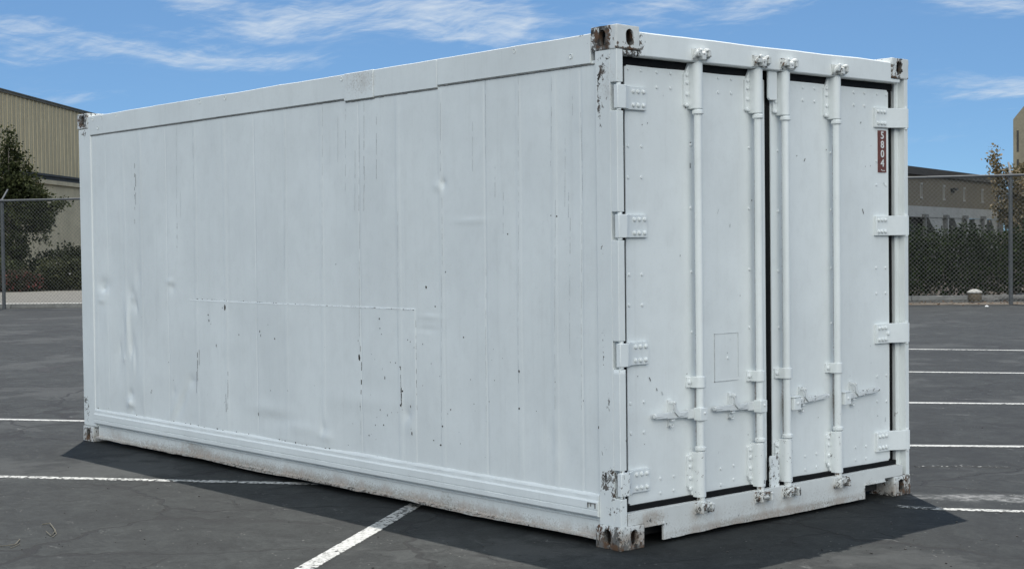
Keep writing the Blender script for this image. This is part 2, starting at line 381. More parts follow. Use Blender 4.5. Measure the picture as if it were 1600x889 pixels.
def line(name, pts, width, fade, shadow_fade=None):
    bm = bmesh.new(); le = bm.verts.layers.float.new('edge'); lf = bm.verts.layers.float.new('fade')
    P = []
    for i in range(len(pts)-1):
        a, b = Vector(pts[i]), Vector(pts[i+1]); k = max(2, int((b-a).length/0.12))
        P += [a+(b-a)*(j/k) for j in range(k)]
    P.append(Vector(pts[-1])); rows = []
    for i, p in enumerate(P):
        t = (P[min(i+1, len(P)-1)]-P[max(i-1, 0)]); t.z = 0; t.normalize(); s = Vector((-t.y, t.x, 0)); row = []
        for j, e in ((-1, 0.0), (-0.6, 0.5), (0, 1.0), (0.6, 0.5), (1, 0.0)):
            w = width*0.5*(1+0.10*mnoise.noise(p*2.0+Vector((j*9, 0, 0))))
            v = bm.verts.new((p.x+s.x*j*w, p.y+s.y*j*w, 0.0004 if abs(j) == 1 else 0.004)); v[le] = e
            v[lf] = fade+(shadow_fade(p) if shadow_fade else 0)+0.10*mnoise.noise(p*0.9); row.append(v)
        rows.append(row)
    for a, b in zip(rows, rows[1:]):
        for j in range(4): bm.faces.new((a[j], a[j+1], b[j+1], b[j]))
    o = obj(name, bm, LINE, smooth=0); faceup(o); o['kind'] = 'structure'; return o
def ext(a, b, ea, eb):
    u = (b-a).normalized(); return [a-u*ea, b+u*eb]
line('parking_line', ext(G(0, 655), G(130, 657.5), 4, 2.2), 0.105, 0.20)
line('parking_line', ext(G(0, 744.5), G(440, 754.5), 3, 0.45), 0.105, 0.27, lambda p: 0.03 if p.x > -3.3 else 0)  # slightly more fade painted on the stretch in shadow
line('parking_line', ext(G(484, 884), G(642, 792.5), 2.5, 0.5), 0.12, 0.23, lambda p: 0.03 if p.y > -0.52 else 0)  # extra fade paints the container's shadow into the line
line('parking_line', ext(G(1418, 545.5), G(1600, 547.5), 9, 5), 0.12, 0.20)
line('parking_line', ext(G(1418, 581), G(1600, 583), 7, 5), 0.12, 0.20)
line('parking_line', ext(G(1416, 629), G(1600, 631), 5, 5), 0.115, 0.21)
line('parking_line', ext(G(1420, 696), G(1600, 697.5), 2.2, 4), 0.11, 0.22)
line('parking_line', [G(1400, 790.5), G(1450, 794.5), G(1600, 799), G(1900, 808)], 0.085, 0.27, lambda p: 0.05 if p.x < 0.42 else 0)  # fainter paint near the doors, for the shadow there
line('parking_line', [G(1430, 729), G(1500, 728), G(1580, 730)], 0.055, 0.40)

def smear(name, pts, width, mt):
    bm = bmesh.new(); a = []; 
    for i, p in enumerate(pts):
        t = (pts[min(i+1, len(pts)-1)]-pts[max(i-1, 0)]).normalized(); s = Vector((-t.y, t.x, 0)); w = width*sin(pi*(i+0.6)/(len(pts)+0.2))
        a.append((bm.verts.new(Vector((p.x, p.y, 0.0012))+s*w), bm.verts.new(Vector((p.x, p.y, 0.0012))-s*w)))
    for q, r in zip(a, a[1:]): bm.faces.new((q[0], q[1], r[1], r[0]))
    o = obj(name, bm, mt, smooth=0); o['kind'] = 'structure'
TYRE = plain('rubber_skid', (0.018, 0.018, 0.018), 0.9, 0.4, 20)
smear('tyre_mark', [G(x, y) for x, y in ((150, 567), (125, 568.5), (105, 570.5), (88, 573), (75, 575.5), (68, 578), (70, 580.5), (80, 581.5))], 0.10, TYRE)
smear('tyre_mark', [G(x, y) for x, y in ((5, 505), (25, 505), (45, 503.5), (60, 501.5), (85, 500))], 0.22, TYRE)

# ------------------------------------------------------------------ the container
LEN, WID, HGT = 6.058, 2.438, 2.591
# worn places, read off the photograph
def ws(px, py, rx, rz, k, Y=0.0): p = S(px, py, Y); WEAR.append((p, (rx, 0.09, rz), k))
def wd(px, py, ry, rz, k, X=0.0): p = D(px, py, X); WEAR.append((p, (0.09, ry, rz), k))
for a in ((940, 110, .035, .07, .60), (945, 90, .06, .03, .5), (934, 150, .013, .12, .62), (938, 165, .03, .05, .48), (948, 145, .02, .07, .44), (937, 195, .010, .07, .60), (955, 155, .02, .05, .45),
          (940, 395, .02, .06, .47), (942, 520, .03, .05, .42), (943, 560, .014, .06, .56), (951, 628, .018, .08, .50), (946, 752, .04, .075, .63), (957, 745, .03, .05, .62), (958, 770, .02, .05, .52),
          (955, 800, .05, .04, .45), (965, 795, .04, .06, .45), (942, 700, .03, .06, .38),
          (136, 640, .06, .12, .52), (133, 625, .05, .04, .62), (140, 560, .03, .25, .36), (131, 210, .06, .05, .55), (138, 190, .05, .05, .45),
          (905, 58, .06, .02, .55), (880, 56, .05, .012, .52), (920, 62, .03, .02, .52), (562, 128, .1, .05, .30), (420, 141, .06, .008, .52), (590, 117, .05, .01, .5), (585, 146, .015, .02, .55),
          (682, 775, .06, .03, .42), (700, 784, .05, .03, .50), (760, 795, .08, .03, .40), (820, 810, .06, .03, .40), (650, 772, .05, .03, .44), (330, 715, .05, .03, .44),
          (640, 742, .03, .012, .5), (870, 815, .1, .04, .42), (910, 822, .06, .05, .46), (550, 750, .06, .03, .36), (480, 735, .06, .03, .36)): ws(*a)
for a in ((977, 690, .02, .1, .42), (975, 775, .02, .05, .45), (1015, 812, .04, .02, .62), (1040, 822, .03, .03, .45), (1090, 815, .12, .03, .36), (1180, 800, .15, .025, .36), (1290, 785, .15, .02, .36), (1355, 765, .03, .03, .5), (1410, 640, .01, .08, .5)): wd(*a)
GR = [((-3, 0, 0.042), (3.3, 0.2, 0.020), .95), ((-3, 0, 0.085), (3.3, 0.2, 0.045), .30), ((0, 1.2, 0.035), (0.2, 1.1, 0.02), .80), ((0, 1.2, 0.09), (0.2, 1.1, 0.06), .36)]
GR += [((0, 0.05, 0.03), (0.3, 0.24, 0.055), .95), ((0, WID-.05, 0.03), (0.3, 0.24, 0.06), .7), ((-LEN, 0, 0.03), (0.3, 0.24, 0.06), .6)]
WEAR.append(((-3, 0, 0.041), (3.0, 0.2, 0.010), .56))
GRIME_SHADE += GR
for px, py, rx, rz, k in ((563, 128, .16, .09, .50), (300, 700, .25, .03, .75), (695, 790, .09, .04, .75), (690, 775, .05, .03, .6), (850, 812, .3, .03, .6), (170, 672, .2, .03, .35), (905, 828, .15, .05, .6), (948, 130, .08, .1, .42)):
    p = S(px, py); GRIME_SHADE.append((p, (rx, 0.1, rz), k))
for px, py, ry, rz, k in ((1020, 812, .1, .05, .7), (985, 810, .06, .03, .5), (1360, 762, .06, .05, .6), (1090, 800, .07, .05, .55), (1186, 782, .07, .05, .5), (1232, 778, .07, .05, .5), (1311, 760, .07, .05, .6)):
    p = D(px, py, 0); GRIME_SHADE.append((p, (0.1, ry, rz), k))

box_root = empty('shipping_container', (-LEN/2, WID/2, 0), 'long white painted steel shipping container with closed double doors, standing on the asphalt lot', 'container')

# --- side panel with seams, repair patch and dents
SEAMS = [-5.788, -5.587, -5.305, -5.035, -4.627, -4.213, -3.806, -3.405, -3.035, -2.614, -2.206, -1.812, -1.414, -1.021, -0.747, -0.471, -0.266]
DENT = []   # centre x, z, radius x, radius z, depth (+ = outward, mm), angle
def dent(px, py, rx, rz, mm, ang=0): p = S(px, py); DENT.append((p.x, p.z, rx, rz, mm*0.001, cos(radians(ang)), sin(radians(ang))))
for a in ((161, 446, .09, .05, -13), (160, 462, .09, .05, 6), (168, 500, .10, .14, 5), (205, 466, .05, .09, -11, 25), (196, 480, .06, .1, 5), (198, 520, .035, .14, 9), (207, 545, .04, .12, -12, 10),
          (203, 632, .06, .035, 14), (203, 615, .04, .03, -9), (185, 560, .07, .12, -6), (222, 600, .10, .14, 5), (214, 430, .05, .1, -5),
          (283, 628, .035, .15, -9, -38), (270, 640, .05, .14, 6, -38), (298, 595, .06, .04, -8), (265, 440, .05, .02, 7), (268, 450, .04, .03, -7), (172, 400, .1, .2, -4),
          (636, 648, .05, .05, -10), (640, 652, .035, .035, 8), (641, 668, .04, .04, 5), (505, 672, .03, .05, -8), (508, 682, .07, .03, 8), (690, 288, .03, .03, -8), (683, 291, .04, .025, 6),
          (420, 640, .25, .05, 6), (430, 655, .25, .05, -6), (470, 668, .2, .04, 5), (560, 625, .3, .06, 5), (720, 640, .2, .2, -6), (800, 680, .15, .2, 6), (860, 690, .05, .10, -7, 12), (868, 700, .05, .1, 5), (855, 700, .12, .25, 5),
          (880, 700, .06, .1, -4), (735, 345, .14, .014, 4), (665, 515, .09, .012, -4), (670, 495, .09, .012, 4), (365, 540, .2, .1, 4), (780, 520, .3, .3, 5), (330, 300, .4, .4, -4), (600, 320, .3, .5, 4), (880, 250, .1, .4, -4), (440, 450, .3, .3, 4),
          (199, 500, .022, .10, 8), (203, 545, .022, .06, -9), (207, 560, .025, .08, 7), (211, 480, .025, .05, -9, 20), (205, 466, .03, .03, 8), (160, 452, .035, .018, -10), (158, 470, .06, .02, 5), (203, 628, .022, .02, 9), (206, 640, .03, .02, -7), (193, 560, .02, .03, 6), (186, 545, .02, .05, -5), (270, 612, .025, .03, -5), (637, 650, .022, .022, -7), (690, 287, .016, .018, -6)): dent(*a)
PX0, PX1, PZ = -4.33, -1.662, 1.158          # repair sheet laid over the lower middle of the wall
def hgt(x, z):
    h = 0.0
    for i, s in enumerate(SEAMS):
        dxx = x-s
        if abs(dxx) < 0.05:
            a = abs(dxx)
            h += 0.0011*max(0, min(1, (0.021-a)/0.006)) if i % 3 != 1 else (-0.0015*max(0, min(1, (0.009-a)/0.004)))
    for (cx, cz, rx, rz, dp, c, s) in DENT:
        p, q = x-cx, z-cz; a = (p*c+q*s)/rx; b = (q*c-p*s)/rz; e = a*a+b*b
        if e < 7: h += dp*exp(-e)
    if z < PZ and PX0 < x < PX1: h += 0.0022*min(1, (PZ-z)/0.006)*min(1, (PX1-x)/0.006)*min(1, max(0, (x-PX0)/0.3))
    if abs(z-PZ) < 0.03 and PX0 < x < PX1: h += 0.0014*exp(-((z-PZ+0.004+0.004*mnoise.noise(Vector((x*18, 0, 5))))/0.005)**2)*(0.6+0.8*abs(mnoise.noise(Vector((x*11, 3, 1)))))
    v = Vector((x*1.5, z*1.1, 2.0)); amp = 0.0042+0.006*exp(-(z/0.8)**2)+0.003*exp(-((x+5.6)/0.6)**2)
    h += amp*mnoise.noise(v)+0.0011*mnoise.noise(Vector((x*6, z*2.4, 7)))+0.0005*mnoise.noise(Vector((x*17, z*9, 3)))
    k = min(1, (x+5.95)/0.12, (-0.13-x)/0.08, (2.43-z)/0.06, (z-0.23)/0.04)
    return h*max(0, k)
PY = 0.008                                     # the sheet lies just inside the frame
xs = set([-5.95, -0.14]); 
for i in range(330): xs.add(-5.95+i*(5.81/330))
for i in range(120): xs.add(-5.9+i*0.0088)
for s in SEAMS:
    for o_ in (-.022, -.016, -.010, -.005, 0, .005, .010, .016, .022): xs.add(s+o_)
for o_ in (-.008, -.004, 0, .003): xs.add(PX1+o_)
xs = sorted(xs); xs = [x for i, x in enumerate(xs) if i == 0 or x-xs[i-1] > 0.0012]
zs = set(0.22+i*(2.21/165) for i in range(166))
for o_ in (-.02, -.014, -.009, -.006, -.003, 0, .003, .006, .01): zs.add(PZ+o_)
zs = sorted(zs)
bm = bmesh.new()
grid = [[bm.verts.new((x, PY-hgt(x, z), z)) for z in zs] for x in xs]
for i in range(len(xs)-1):
    for j in range(len(zs)-1): bm.faces.new((grid[i][j], grid[i+1][j], grid[i+1][j+1], grid[i][j+1]))
# chips and scratches where the photograph shows them: slivers of bare steel a hair proud of the paint
def chip(px, py, w, h, lean=0.0, mt=1):
    p = S(px, py); k = 7; pts = []
    for a in range(k):
        t = 2*pi*a/k; r = random.uniform(0.65, 1.15)
        x = p.x+w*r*cos(t)+lean*h*sin(t); z = p.z+h*r*sin(t); pts.append((x, PY-hgt(x, z)-0.0012, z))
    bm.faces.new([bm.verts.new(q) for q in pts]).material_index = mt
def scratch(px, y0, y1, w=0.003, px1=None, gaps=0.35, mt=1):
    y = y0; px1 = px if px1 is None else px1
    while y < y1:
        l = random.uniform(3, 10); 
        if random.random() > gaps:
            t = (y-y0)/(y1-y0); a, b = S(px+(px1-px)*t, y), S(px+(px1-px)*t, min(y1, y+l)); ww = w*random.uniform(0.6, 1.3)
            q = [(a.x-ww*.4, a.z), (a.x+ww*.5, a.z-0.004), (b.x+ww*.5, b.z), (b.x-ww*.3, b.z+0.003)]
            bm.faces.new([bm.verts.new((x, PY-hgt(x, z)-0.0012, z)) for x, z in q]).material_index = mt
        y += l*0.95
for a in ((350, 481, .014, .022), (324, 492, .010, .005), (325.5, 501, .006, .010), (346, 481, .004, .008), (337, 540, .004, .012), (405, 518, .005, .008), (406.5, 524, .003, .01), (429, 529, .007, .006), (372, 523, .006, .005),
          (235, 613, .005, .010), (236, 610, .004, .008), (262, 566, .004, .004), (664, 449, .009, .009), (678, 479, .006, .006), (592, 498, .006, .007), (593, 513, .004, .005), (595.5, 522, .003, .004), (723, 527, .006, .005), (694, 425, .004, .006), (792, 366, .004, .006), (868, 338, .006, .006), (859, 337, .003, .004),
          (628, 611, .007, .006), (600, 590, .004, .01), (575, 680, .004, .005), (690, 666, .006, .006), (687, 695, .008, .006), (676, 688, .006, .004), (643, 677, .006, .012), (624, 573, .004, .006), (585, 664, .004, .004), (598, 664, .006, .005),
          (640, 635, .004, .008), (593, 640, .005, .005), (604, 649, .004, .005), (617, 567, .004, .005), (609, 566, .003, .005), (625, 633, .006, .008), (562, 635, .004, .006), (402, 647, .004, .014), (422, 610, .004, .004), (450, 610, .003, .003), (810, 580, .007, .009), (934, 668, .006, .008), (810, 638, .007, .007), (702, 640, .005, .006), (560, 558, .010, .022), (523, 413, .004, .004), (636, 531, .004, .004), (646, 543, .003, .003), (640, 534, .003, .004)): chip(*a)
for a in ((209, 255, 350, .004), (210.5, 268, 320, .004), (275, 340, 392, .003), (307.5, 546, 600, .005, 308), (310, 546, 578, .004), (306, 580, 620, .003), (352, 615, 650, .004, 353), (355, 580, 640, .003), (563, 565, 616, .006), (561.5, 540, 560, .004), (625, 572, 636, .004, 626), (648, 500, 640, .002, 650), (626.5, 600, 634, .004)): scratch(a[0], a[1], a[2], a[3]*1.0, *a[4:])
for a in ((553, 235, 330, .004), (559, 210, 330, .004), (567, 160, 330, .005), (568, 260, 300, .003), (587, 170, 280, .005), (538, 170, 300, .003), (526, 175, 260, .003), (737, 190, 268, .003), (689, 300, 420, .003), (687, 160, 285, .003), (785, 300, 365, .003), (772, 260, 310, .003), (860, 120, 260, .003, 858), (886, 300, 340, .005), (880, 200, 330, .003), (905, 175, 300, .003, 908), (889, 340, 560, .003), (892, 150, 180, .003), (274, 180, 340, .002), (280, 300, 340, .002), (300, 180, 280, .002), (933, 210, 255, .003), (757, 120, 250, .002), (808, 120, 300, .002), (809, 300, 600, .002), (866, 300, 640, .002), (907, 300, 640, .002), (560, 340, 540, .003), (562, 620, 690, .003), (621, 330, 560, .002), (444, 200, 420, .0015), (502, 160, 420, .002), (688, 420, 690, .002), (758, 420, 660, .002)): scratch(*a, gaps=0.25, mt=2) if len(a) < 5 else scratch(a[0], a[1], a[2], a[3], a[4], 0.25, 2)
for i in range(95):                                 # the patch's broken upper edge
    px = 296+i*3.75
    if random.random() < 0.62: chip(px, 466+(px-293)*0.0507+random.uniform(-.2, .9), random.uniform(.006, .016), random.uniform(.0012, .0028), mt=random.choice((1, 2, 2)))
# rivet holes plugged and torn paint along the foot of the sheet
for i in range(70):
    px = random.uniform(150, 930); t = (px-150)/785; py = 638+t*138
    if random.random() < 0.75: chip(px, py-random.uniform(0, 2), random.uniform(.004, .011), random.uniform(.003, .006))
for i in range(45):
    px = random.gauss(620, 110) if random.random() < 0.5 else random.uniform(150, 925); py = random.uniform(470, 650)+(px-150)*0.12
    if py < 640+(px-150)*0.17 and px < 925 and px > 150: chip(px, py, random.uniform(.0015, .003), random.uniform(.0015, .005))
STREAK = plain('grey_streak', (0.53, 0.545, 0.54), 0.7, 0.2, 30, 0)
side = obj('side_panel', bm, [PAINT, CHIP, STREAK], box_root, smooth=30, wear=lambda p: 0.0)

# --- side rails
bm = bmesh.new()
def rail_top(y0, y1, plated):
    zz = 2.415
    box(bm, -5.88, -2.335, y0, y1, zz, 2.563); box(bm, -2.333, -2.033, y0-(0.004 if plated else 0), y1, 2.400, 2.565)
    box(bm, -2.031, -1.424, y0-0.0005, y1, 2.404, 2.563); box(bm, -1.422, -0.182, y0, y1, zz+0.002, 2.563)
rail_top(-0.001, 0.06, True)
for i in range(140): bm.edges.ensure_lookup_table()
slices(bm, 0, -5.88, -0.18, 0.07); slices(bm, 2, 2.40, 2.566, 0.035)
for v in bm.verts:                                  # knocks along the top edge
    if v.co.z > 2.55: v.co.z += 0.004*mnoise.noise(Vector((v.co.x*2.1, 0, 1)))+0.0015*mnoise.noise(Vector((v.co.x*9, 0, 1)))
    if v.co.y < 0.01: v.co.y += 0.0025*mnoise.noise(Vector((v.co.x*1.6, v.co.z*6, 4)))
for px, py in ((145, 187), (159, 184), (182, 181), (153, 200), (313, 160), (352, 154), (534, 124), (804, 80), (892, 88.5)):
    p = S(px, py); nn = 12                          # plugged holes: a ring with a dished middle
    for (r0_, r1_, ya, yb) in ((0.015, 0.011, -0.001, -0.0035), (0.011, 0.008, -0.0035, 0.0005)):
        A = [bm.verts.new((p.x+r0_*cos(2*pi*k/nn), ya-0.001, p.z+r0_*sin(2*pi*k/nn))) for k in range(nn)]
        B = [bm.verts.new((p.x+r1_*cos(2*pi*k/nn), yb, p.z+r1_*sin(2*pi*k/nn))) for k in range(nn)]
        for k in range(nn): bm.faces.new((A[k], A[(k+1) % nn], B[(k+1) % nn], B[k]))
        if r0_ == 0.011: bm.faces.new(B)
# dark strip under the rail: the gap's shadow put in as colour
for x0, x1, zb in ((-5.86, -2.336, 2.4145), (-2.333, -2.034, 2.3995), (-2.032, -1.425, 2.4035), (-1.421, -0.16, 2.4165)):
    nseg = int((x1-x0)/0.05)+1; rough_ = 0.0035 if x0 > -2.4 and x0 < -1.5 else 0.0012
    for i in range(nseg):
        a, b = x0+(x1-x0)*i/nseg, x0+(x1-x0)*(i+1)/nseg
        box(bm, a, b, 0.0015, 0.02, zb-0.0075+rough_*mnoise.noise(Vector((a*23, 1, 1))), zb, 1)
obj('top_side_rail', bm, [PAINT, SHADE_MARK], box_root, bevel=0.0035, wear=wfield)
bm = bmesh.new(); rail_top(WID-0.06, WID+0.001, False); obj('top_side_rail', bm, PAINT, box_root, bevel=0.004)
def profile_rail(sgn, y0, x0, x1):
    bm = bmesh.new()
    pr = [(0.012, 0.272), (-0.002, 0.262), (-0.006, 0.254), (-0.005, 0.238), (-0.006, 0.234), (-0.014, 0.226), (-0.0145, 0.190), (-0.010, 0.188), (-0.010, 0.184), (-0.0145, 0.182), (-0.0145, 0.160), (-0.010, 0.154), (0.020, 0.153),
          (0.024, 0.138), (0.021, 0.134), (0.021, 0.130), (0.026, 0.126), (0.026, 0.052), (0.018, 0.047), (-0.002, 0.045), (-0.002, 0.036), (0.09, 0.036), (0.09, 0.272)]
    nx = int((x1-x0)/0.05); rows = []
    for i in range(nx+1):
        x = x0+(x1-x0)*i/nx; row = []
        for k, (y, z) in enumerate(pr):
            if k < 3: z += 0.0022*mnoise.noise(Vector((x*13, k, 0))); y += 0.001*mnoise.noise(Vector((x*13, k, 4)))
            if z < 0.05 and k < 21: z += 0.010*max(-0.5, mnoise.noise(Vector((x*1.3, 0, 8))))+0.004*mnoise.noise(Vector((x*9, 1, 8))); y += 0.008*mnoise.noise(Vector((x*2.2, 0, 3)))
            y += 0.0025*mnoise.noise(Vector((x*1.7, z*5, 9)))
            row.append(bm.verts.new((x, y0+sgn*y, z)))
        rows.append(row)
    for a, b in zip(rows, rows[1:]):
        for k in range(len(pr)): bm.faces.new((a[k], a[(k+1) % len(pr)], b[(k+1) % len(pr)], b[k]))
    bm.faces.new(rows[0]); bm.faces.new(rows[-1][::-1])
    return bm
bm = profile_rail(1, 0, -5.845, -0.152)
# the little stamped frame near the door end
p0, p1 = S(919, 784, -0.012), S(931, 794, -0.012); fw = 0.0035
for (a, b, c, d_) in ((p0.x, p1.x, p0.z, p0.z-fw), (p0.x, p0.x+fw, p0.z, p1.z), (p1.x-fw, p1.x, p0.z, p1.z), (p0.x+.02, p0.x+.02+fw, p0.z, p1.z+.008)):
    box(bm, a, b, -0.0195, -0.012, min(c, d_), max(c, d_), 1)
obj('bottom_side_rail', bm, [PAINT, SHADE_MARK], box_root, smooth=28, wear=wfield)
obj('bottom_side_rail', profile_rail(-1, WID, -5.845, -0.152), PAINT, box_root, smooth=28)

# --- other walls, roof, floor
bm = bmesh.new(); box(bm, -5.88, -0.15, WID-0.05, WID-0.008, 0.22, 2.43); obj('side_panel', bm, PAINT, box_root)
bm = bmesh.new(); box(bm, -LEN+0.01, -LEN+0.06, 0.16, WID-0.16, 0.12, 2.50); obj('end_wall', bm, PAINT, box_root)
bm = bmesh.new(); box(bm, -LEN+0.06, -0.12, 0.062, WID-0.062, 2.50, 2.548); obj('roof', bm, PAINT, box_root)
bm = bmesh.new(); box(bm, -LEN+0.06, -0.13, 0.055, WID-0.055, 0.10, 0.16)
for i in range(14): box(bm, -5.7+i*0.41, -5.66+i*0.41, 0.092, WID-0.092, 0.045, 0.099)
obj('floor', bm, STEELDARK, box_root)

# --- corner posts
HZ = [2.241, 1.605, 0.968, 0.328]                 # heights of the hinges
bm = bmesh.new()
box(bm, -0.150, -0.046, 0.0, 0.075, 0.1185, 2.4725)
edges = [0.1185]
for hz in sorted(HZ): edges += [hz-0.070, hz+0.070]
edges.append(2.4725)
for a, b in zip(edges[::2], edges[1::2]): box(bm, -0.0455, 0.0, 0.0003, 0.044, a, b)
slices(bm, 2, 0.12, 2.47, 0.022); slices(bm, 0, -0.15, 0, 0.018)
obj('corner_post', bm, PAINT, box_root, bevel=0.005, wear=wfield)
bm = bmesh.new(); box(bm, -0.150, -0.040, 2.376, 2.438, 0.1185, 2.4725); box(bm, -0.0398, 0.0, 2.404, 2.438, 0.1187, 2.4723); box(bm, -0.052, -0.044, 2.368, 2.3758, 0.16, 2.46)
slices(bm, 2, 0.12, 2.47, 0.04); obj('corner_post', bm, PAINT, box_root, bevel=0.004, wear=wfield)
bm = bmesh.new(); box(bm, -LEN, -LEN+0.22, 0.0, 0.16, 0.1185, 2.4725); slices(bm, 2, 0.12, 2.47, 0.04); slices(bm, 0, -LEN, -LEN+.22, 0.03)
obj('corner_post', bm, PAINT, box_root, bevel=0.012, wear=wfield)
bm = bmesh.new(); box(bm, -LEN, -LEN+0.22, WID-0.16, WID, 0.1185, 2.4725); obj('corner_post', bm, PAINT, box_root, bevel=0.012)

# --- corner castings: hollow blocks with an oval hole in both outer faces
def stadium(c, ax, up, hw, hh):
    pts = []
    for k in range(9): t = pi*k/8; pts.append(c+ax*(hw*cos(t))+up*(hh-hw+hw*sin(t)))
    for k in range(9): t = pi+pi*k/8; pts.append(c+ax*(hw*cos(t))+up*(-(hh-hw)+hw*sin(t)))
    return pts
def temp(bm):
    bmesh.ops.recalc_face_normals(bm, faces=bm.faces[:]); me = bpy.data.meshes.new('t'); bm.to_mesh(me); bm.free()
    o = bpy.data.objects.new('t', me); COL.objects.link(o); return o
def casting(door, near, top, wear):
    sx, sy = (1, -1 if near else 1)
    xo = 0.005 if door else -LEN-0.004; xd = -1 if door else 1          # outer x and the way in
    yo = -0.005 if near else WID+0.005; yd = 1 if near else -1
    z0, z1 = (2.473, 2.5915) if top else (0.001, 0.118)
    b = bmesh.new(); xa, xb = sorted((xo, xo+xd*0.180)); ya, yb = sorted((yo, yo+yd*0.165)); box(b, xa, xb, ya, yb, z0, z1)
    bmesh.ops.bevel(b, geom=b.edges[:], offset=0.006, segments=2, affect='EDGES', profile=0.6)
    body = temp(b); cut = []
    b = bmesh.new(); xa, xb = sorted((xo+xd*0.028, xo+xd*0.15)); ya, yb = sorted((yo+yd*0.028, yo+yd*0.14)); box(b, xa, xb, ya, yb, z0+0.018, z1-0.018); cut.append(temp(b))
    zc = (z0+z1)/2
    b = bmesh.new(); prism(b, stadium(Vector((xo+xd*0.098, yo-yd*0.02, zc)), X_, Z_, 0.026, 0.041), Y_*(yd*0.08)); cut.append(temp(b))
    b = bmesh.new(); prism(b, stadium(Vector((xo-xd*0.02, yo+yd*0.095, zc)), Y_, Z_, 0.026, 0.041), X_*(xd*0.08)); cut.append(temp(b))
    for c in cut:
        md = body.modifiers.new('b', 'BOOLEAN'); md.object = c; md.operation = 'DIFFERENCE'; md.solver = 'EXACT'
    dg = bpy.context.evaluated_depsgraph_get(); me = bpy.data.meshes.new_from_object(body.evaluated_get(dg))
    for c in cut+[body]:
        mm = c.data; bpy.data.objects.remove(c); bpy.data.meshes.remove(mm)
    b = bmesh.new(); b.from_mesh(me); bpy.data.meshes.remove(me)
    bmesh.ops.triangulate(b, faces=[f for f in b.faces if len(f.verts) > 4])
    slices(b, 2, z0, z1, 0.014)
    if door: slices(b, 0, -0.18, 0.005, 0.018)
    slices(b, 1, min(yo, yo+yd*.165), max(yo, yo+yd*.165), 0.018)
    for v in b.verts: v.co += Vector((mnoise.noise(v.co*22), mnoise.noise(v.co*22+Vector((5, 0, 0))), mnoise.noise(v.co*22+Vector((0, 5, 0)))))*0.0022
    o = obj('corner_casting', b, [RUSTY], box_root, smooth=35, wear=wear)
    return o
def w_topnear(p):
    w = 0.22
    hy = hypot((p.x+0.093)/0.050, (p.z-2.532)/0.060)
    if p.y < 0.02 and p.x < -0.004: w = 0.56+0.42*exp(-(hy/1.1)**2)-(0.28 if p.x > -0.035 else 0)
    elif p.x > -0.03:
        hd = hypot((p.y-0.09)/0.034, (p.z-2.515)/0.05); w = 0.10+0.62*exp(-hd**4)
        if p.y < 0.09 and p.z < 2.51: w = max(w, 0.46)
        if p.z < 2.482: w = max(w, 0.75)
    if 0.02 < p.y and p.x < -0.012: w = 0.95
    return w
def w_topfar(p):
    hd = hypot((p.y-(WID-0.09))/0.042, (p.z-2.532)/0.06); w = 0.16+0.55*exp(-hd**4)
    if p.y < 2.33 and p.z < 2.56: w = max(w, 0.56)
    if p.x < -0.012 and 2.29 < p.y < 2.42: w = 0.95
    return w+ (0.25 if p.z < 2.482 or p.z > 2.585 else 0)
def w_botnear(p):
    w = 0.60-0.14*(p.z-0.06)/0.06
    if p.y < 0.02: w += 0.06
    hd = hypot((p.y-0.09)/0.036, (p.z-0.05)/0.05)
    if p.x > -0.01: w = max(w-0.10, 0.36+0.42*exp(-hd**4))
    if p.z < 0.02: w += 0.12
    if p.x < -0.02 and p.y > 0.02: w = 1.0
    return w
def w_botfar(p):
    w = 0.40+(0.18 if p.y > 2.36 else 0)+(0.2 if p.z < 0.025 else 0)
    if p.x < -0.012 and 2.29 < p.y < 2.42: w = 1.0
    return w
casting(True, True, True, w_topnear); casting(True, False, True, w_topfar); casting(True, True, False, w_botnear); casting(True, False, False, w_botfar)
w_end = lambda p: 0.50+(0.25 if abs(p.x+LEN-0.09) < 0.05 else 0)
casting(False, True, True, w_end); casting(False, True, False, lambda p: 0.42+(0.3 if abs(p.x+LEN-0.09) < 0.04 else 0)); casting(False, False, True, w_end); casting(False, False, False, w_end)

# --- header and sill
bm = bmesh.new()
box(bm, -0.118, 0.0, 0.1625, 2.2755, 2.446, 2.566); box(bm, -0.118, -0.004, 0.052, 0.162, 2.4465, 2.4715); box(bm, -0.118, -0.004, 2.276, 2.370, 2.4465, 2.4715)
slices(bm, 1, 0.16, 2.28, 0.08); slices(bm, 2, 2.446, 2.566, 0.04)
for v in bm.verts:
    if v.co.z > 2.55: v.co.z += 0.004*mnoise.noise(Vector((3, v.co.y*2.3, 1)))+0.0012*mnoise.noise(Vector((3, v.co.y*9, 1)))
    if v.co.x > -0.01: v.co.x += 0.002*mnoise.noise(Vector((3, v.co.y*2, v.co.z*7)))
obj('door_header', bm, DOORP, box_root, bevel=0.006, wear=lambda p: max(wfield(p), 0.62 if p.y < 0.165 else 0))
bm = bmesh.new()
box(bm, -0.014, 0.0, 0.3045, 1.9985, 0.022, 0.182); box(bm, -0.06, -0.001, 0.1645, 0.304, 0.108, 0.1815); box(bm, -0.06, -0.002, 0.0525, 0.164, 0.1195, 0.181)
box(bm, -0.06, -0.001, 1.999, 2.1925, 0.108, 0.1815); box(bm, -0.06, -0.002, 2.193, 2.370, 0.1195, 0.181); box(bm, -0.06, -0.0145, 0.3045, 1.9985, 0.150, 0.1805)
box(bm, -0.02, 0.006, 0.166, 0.31, 0.100, 0.1078); box(bm, -0.02, 0.006, 1.994, 2.190, 0.100, 0.1078)       # lips over the tine pockets
slices(bm, 1, 0.05, 2.37, 0.04); slices(bm, 2, 0.02, 0.182, 0.027)
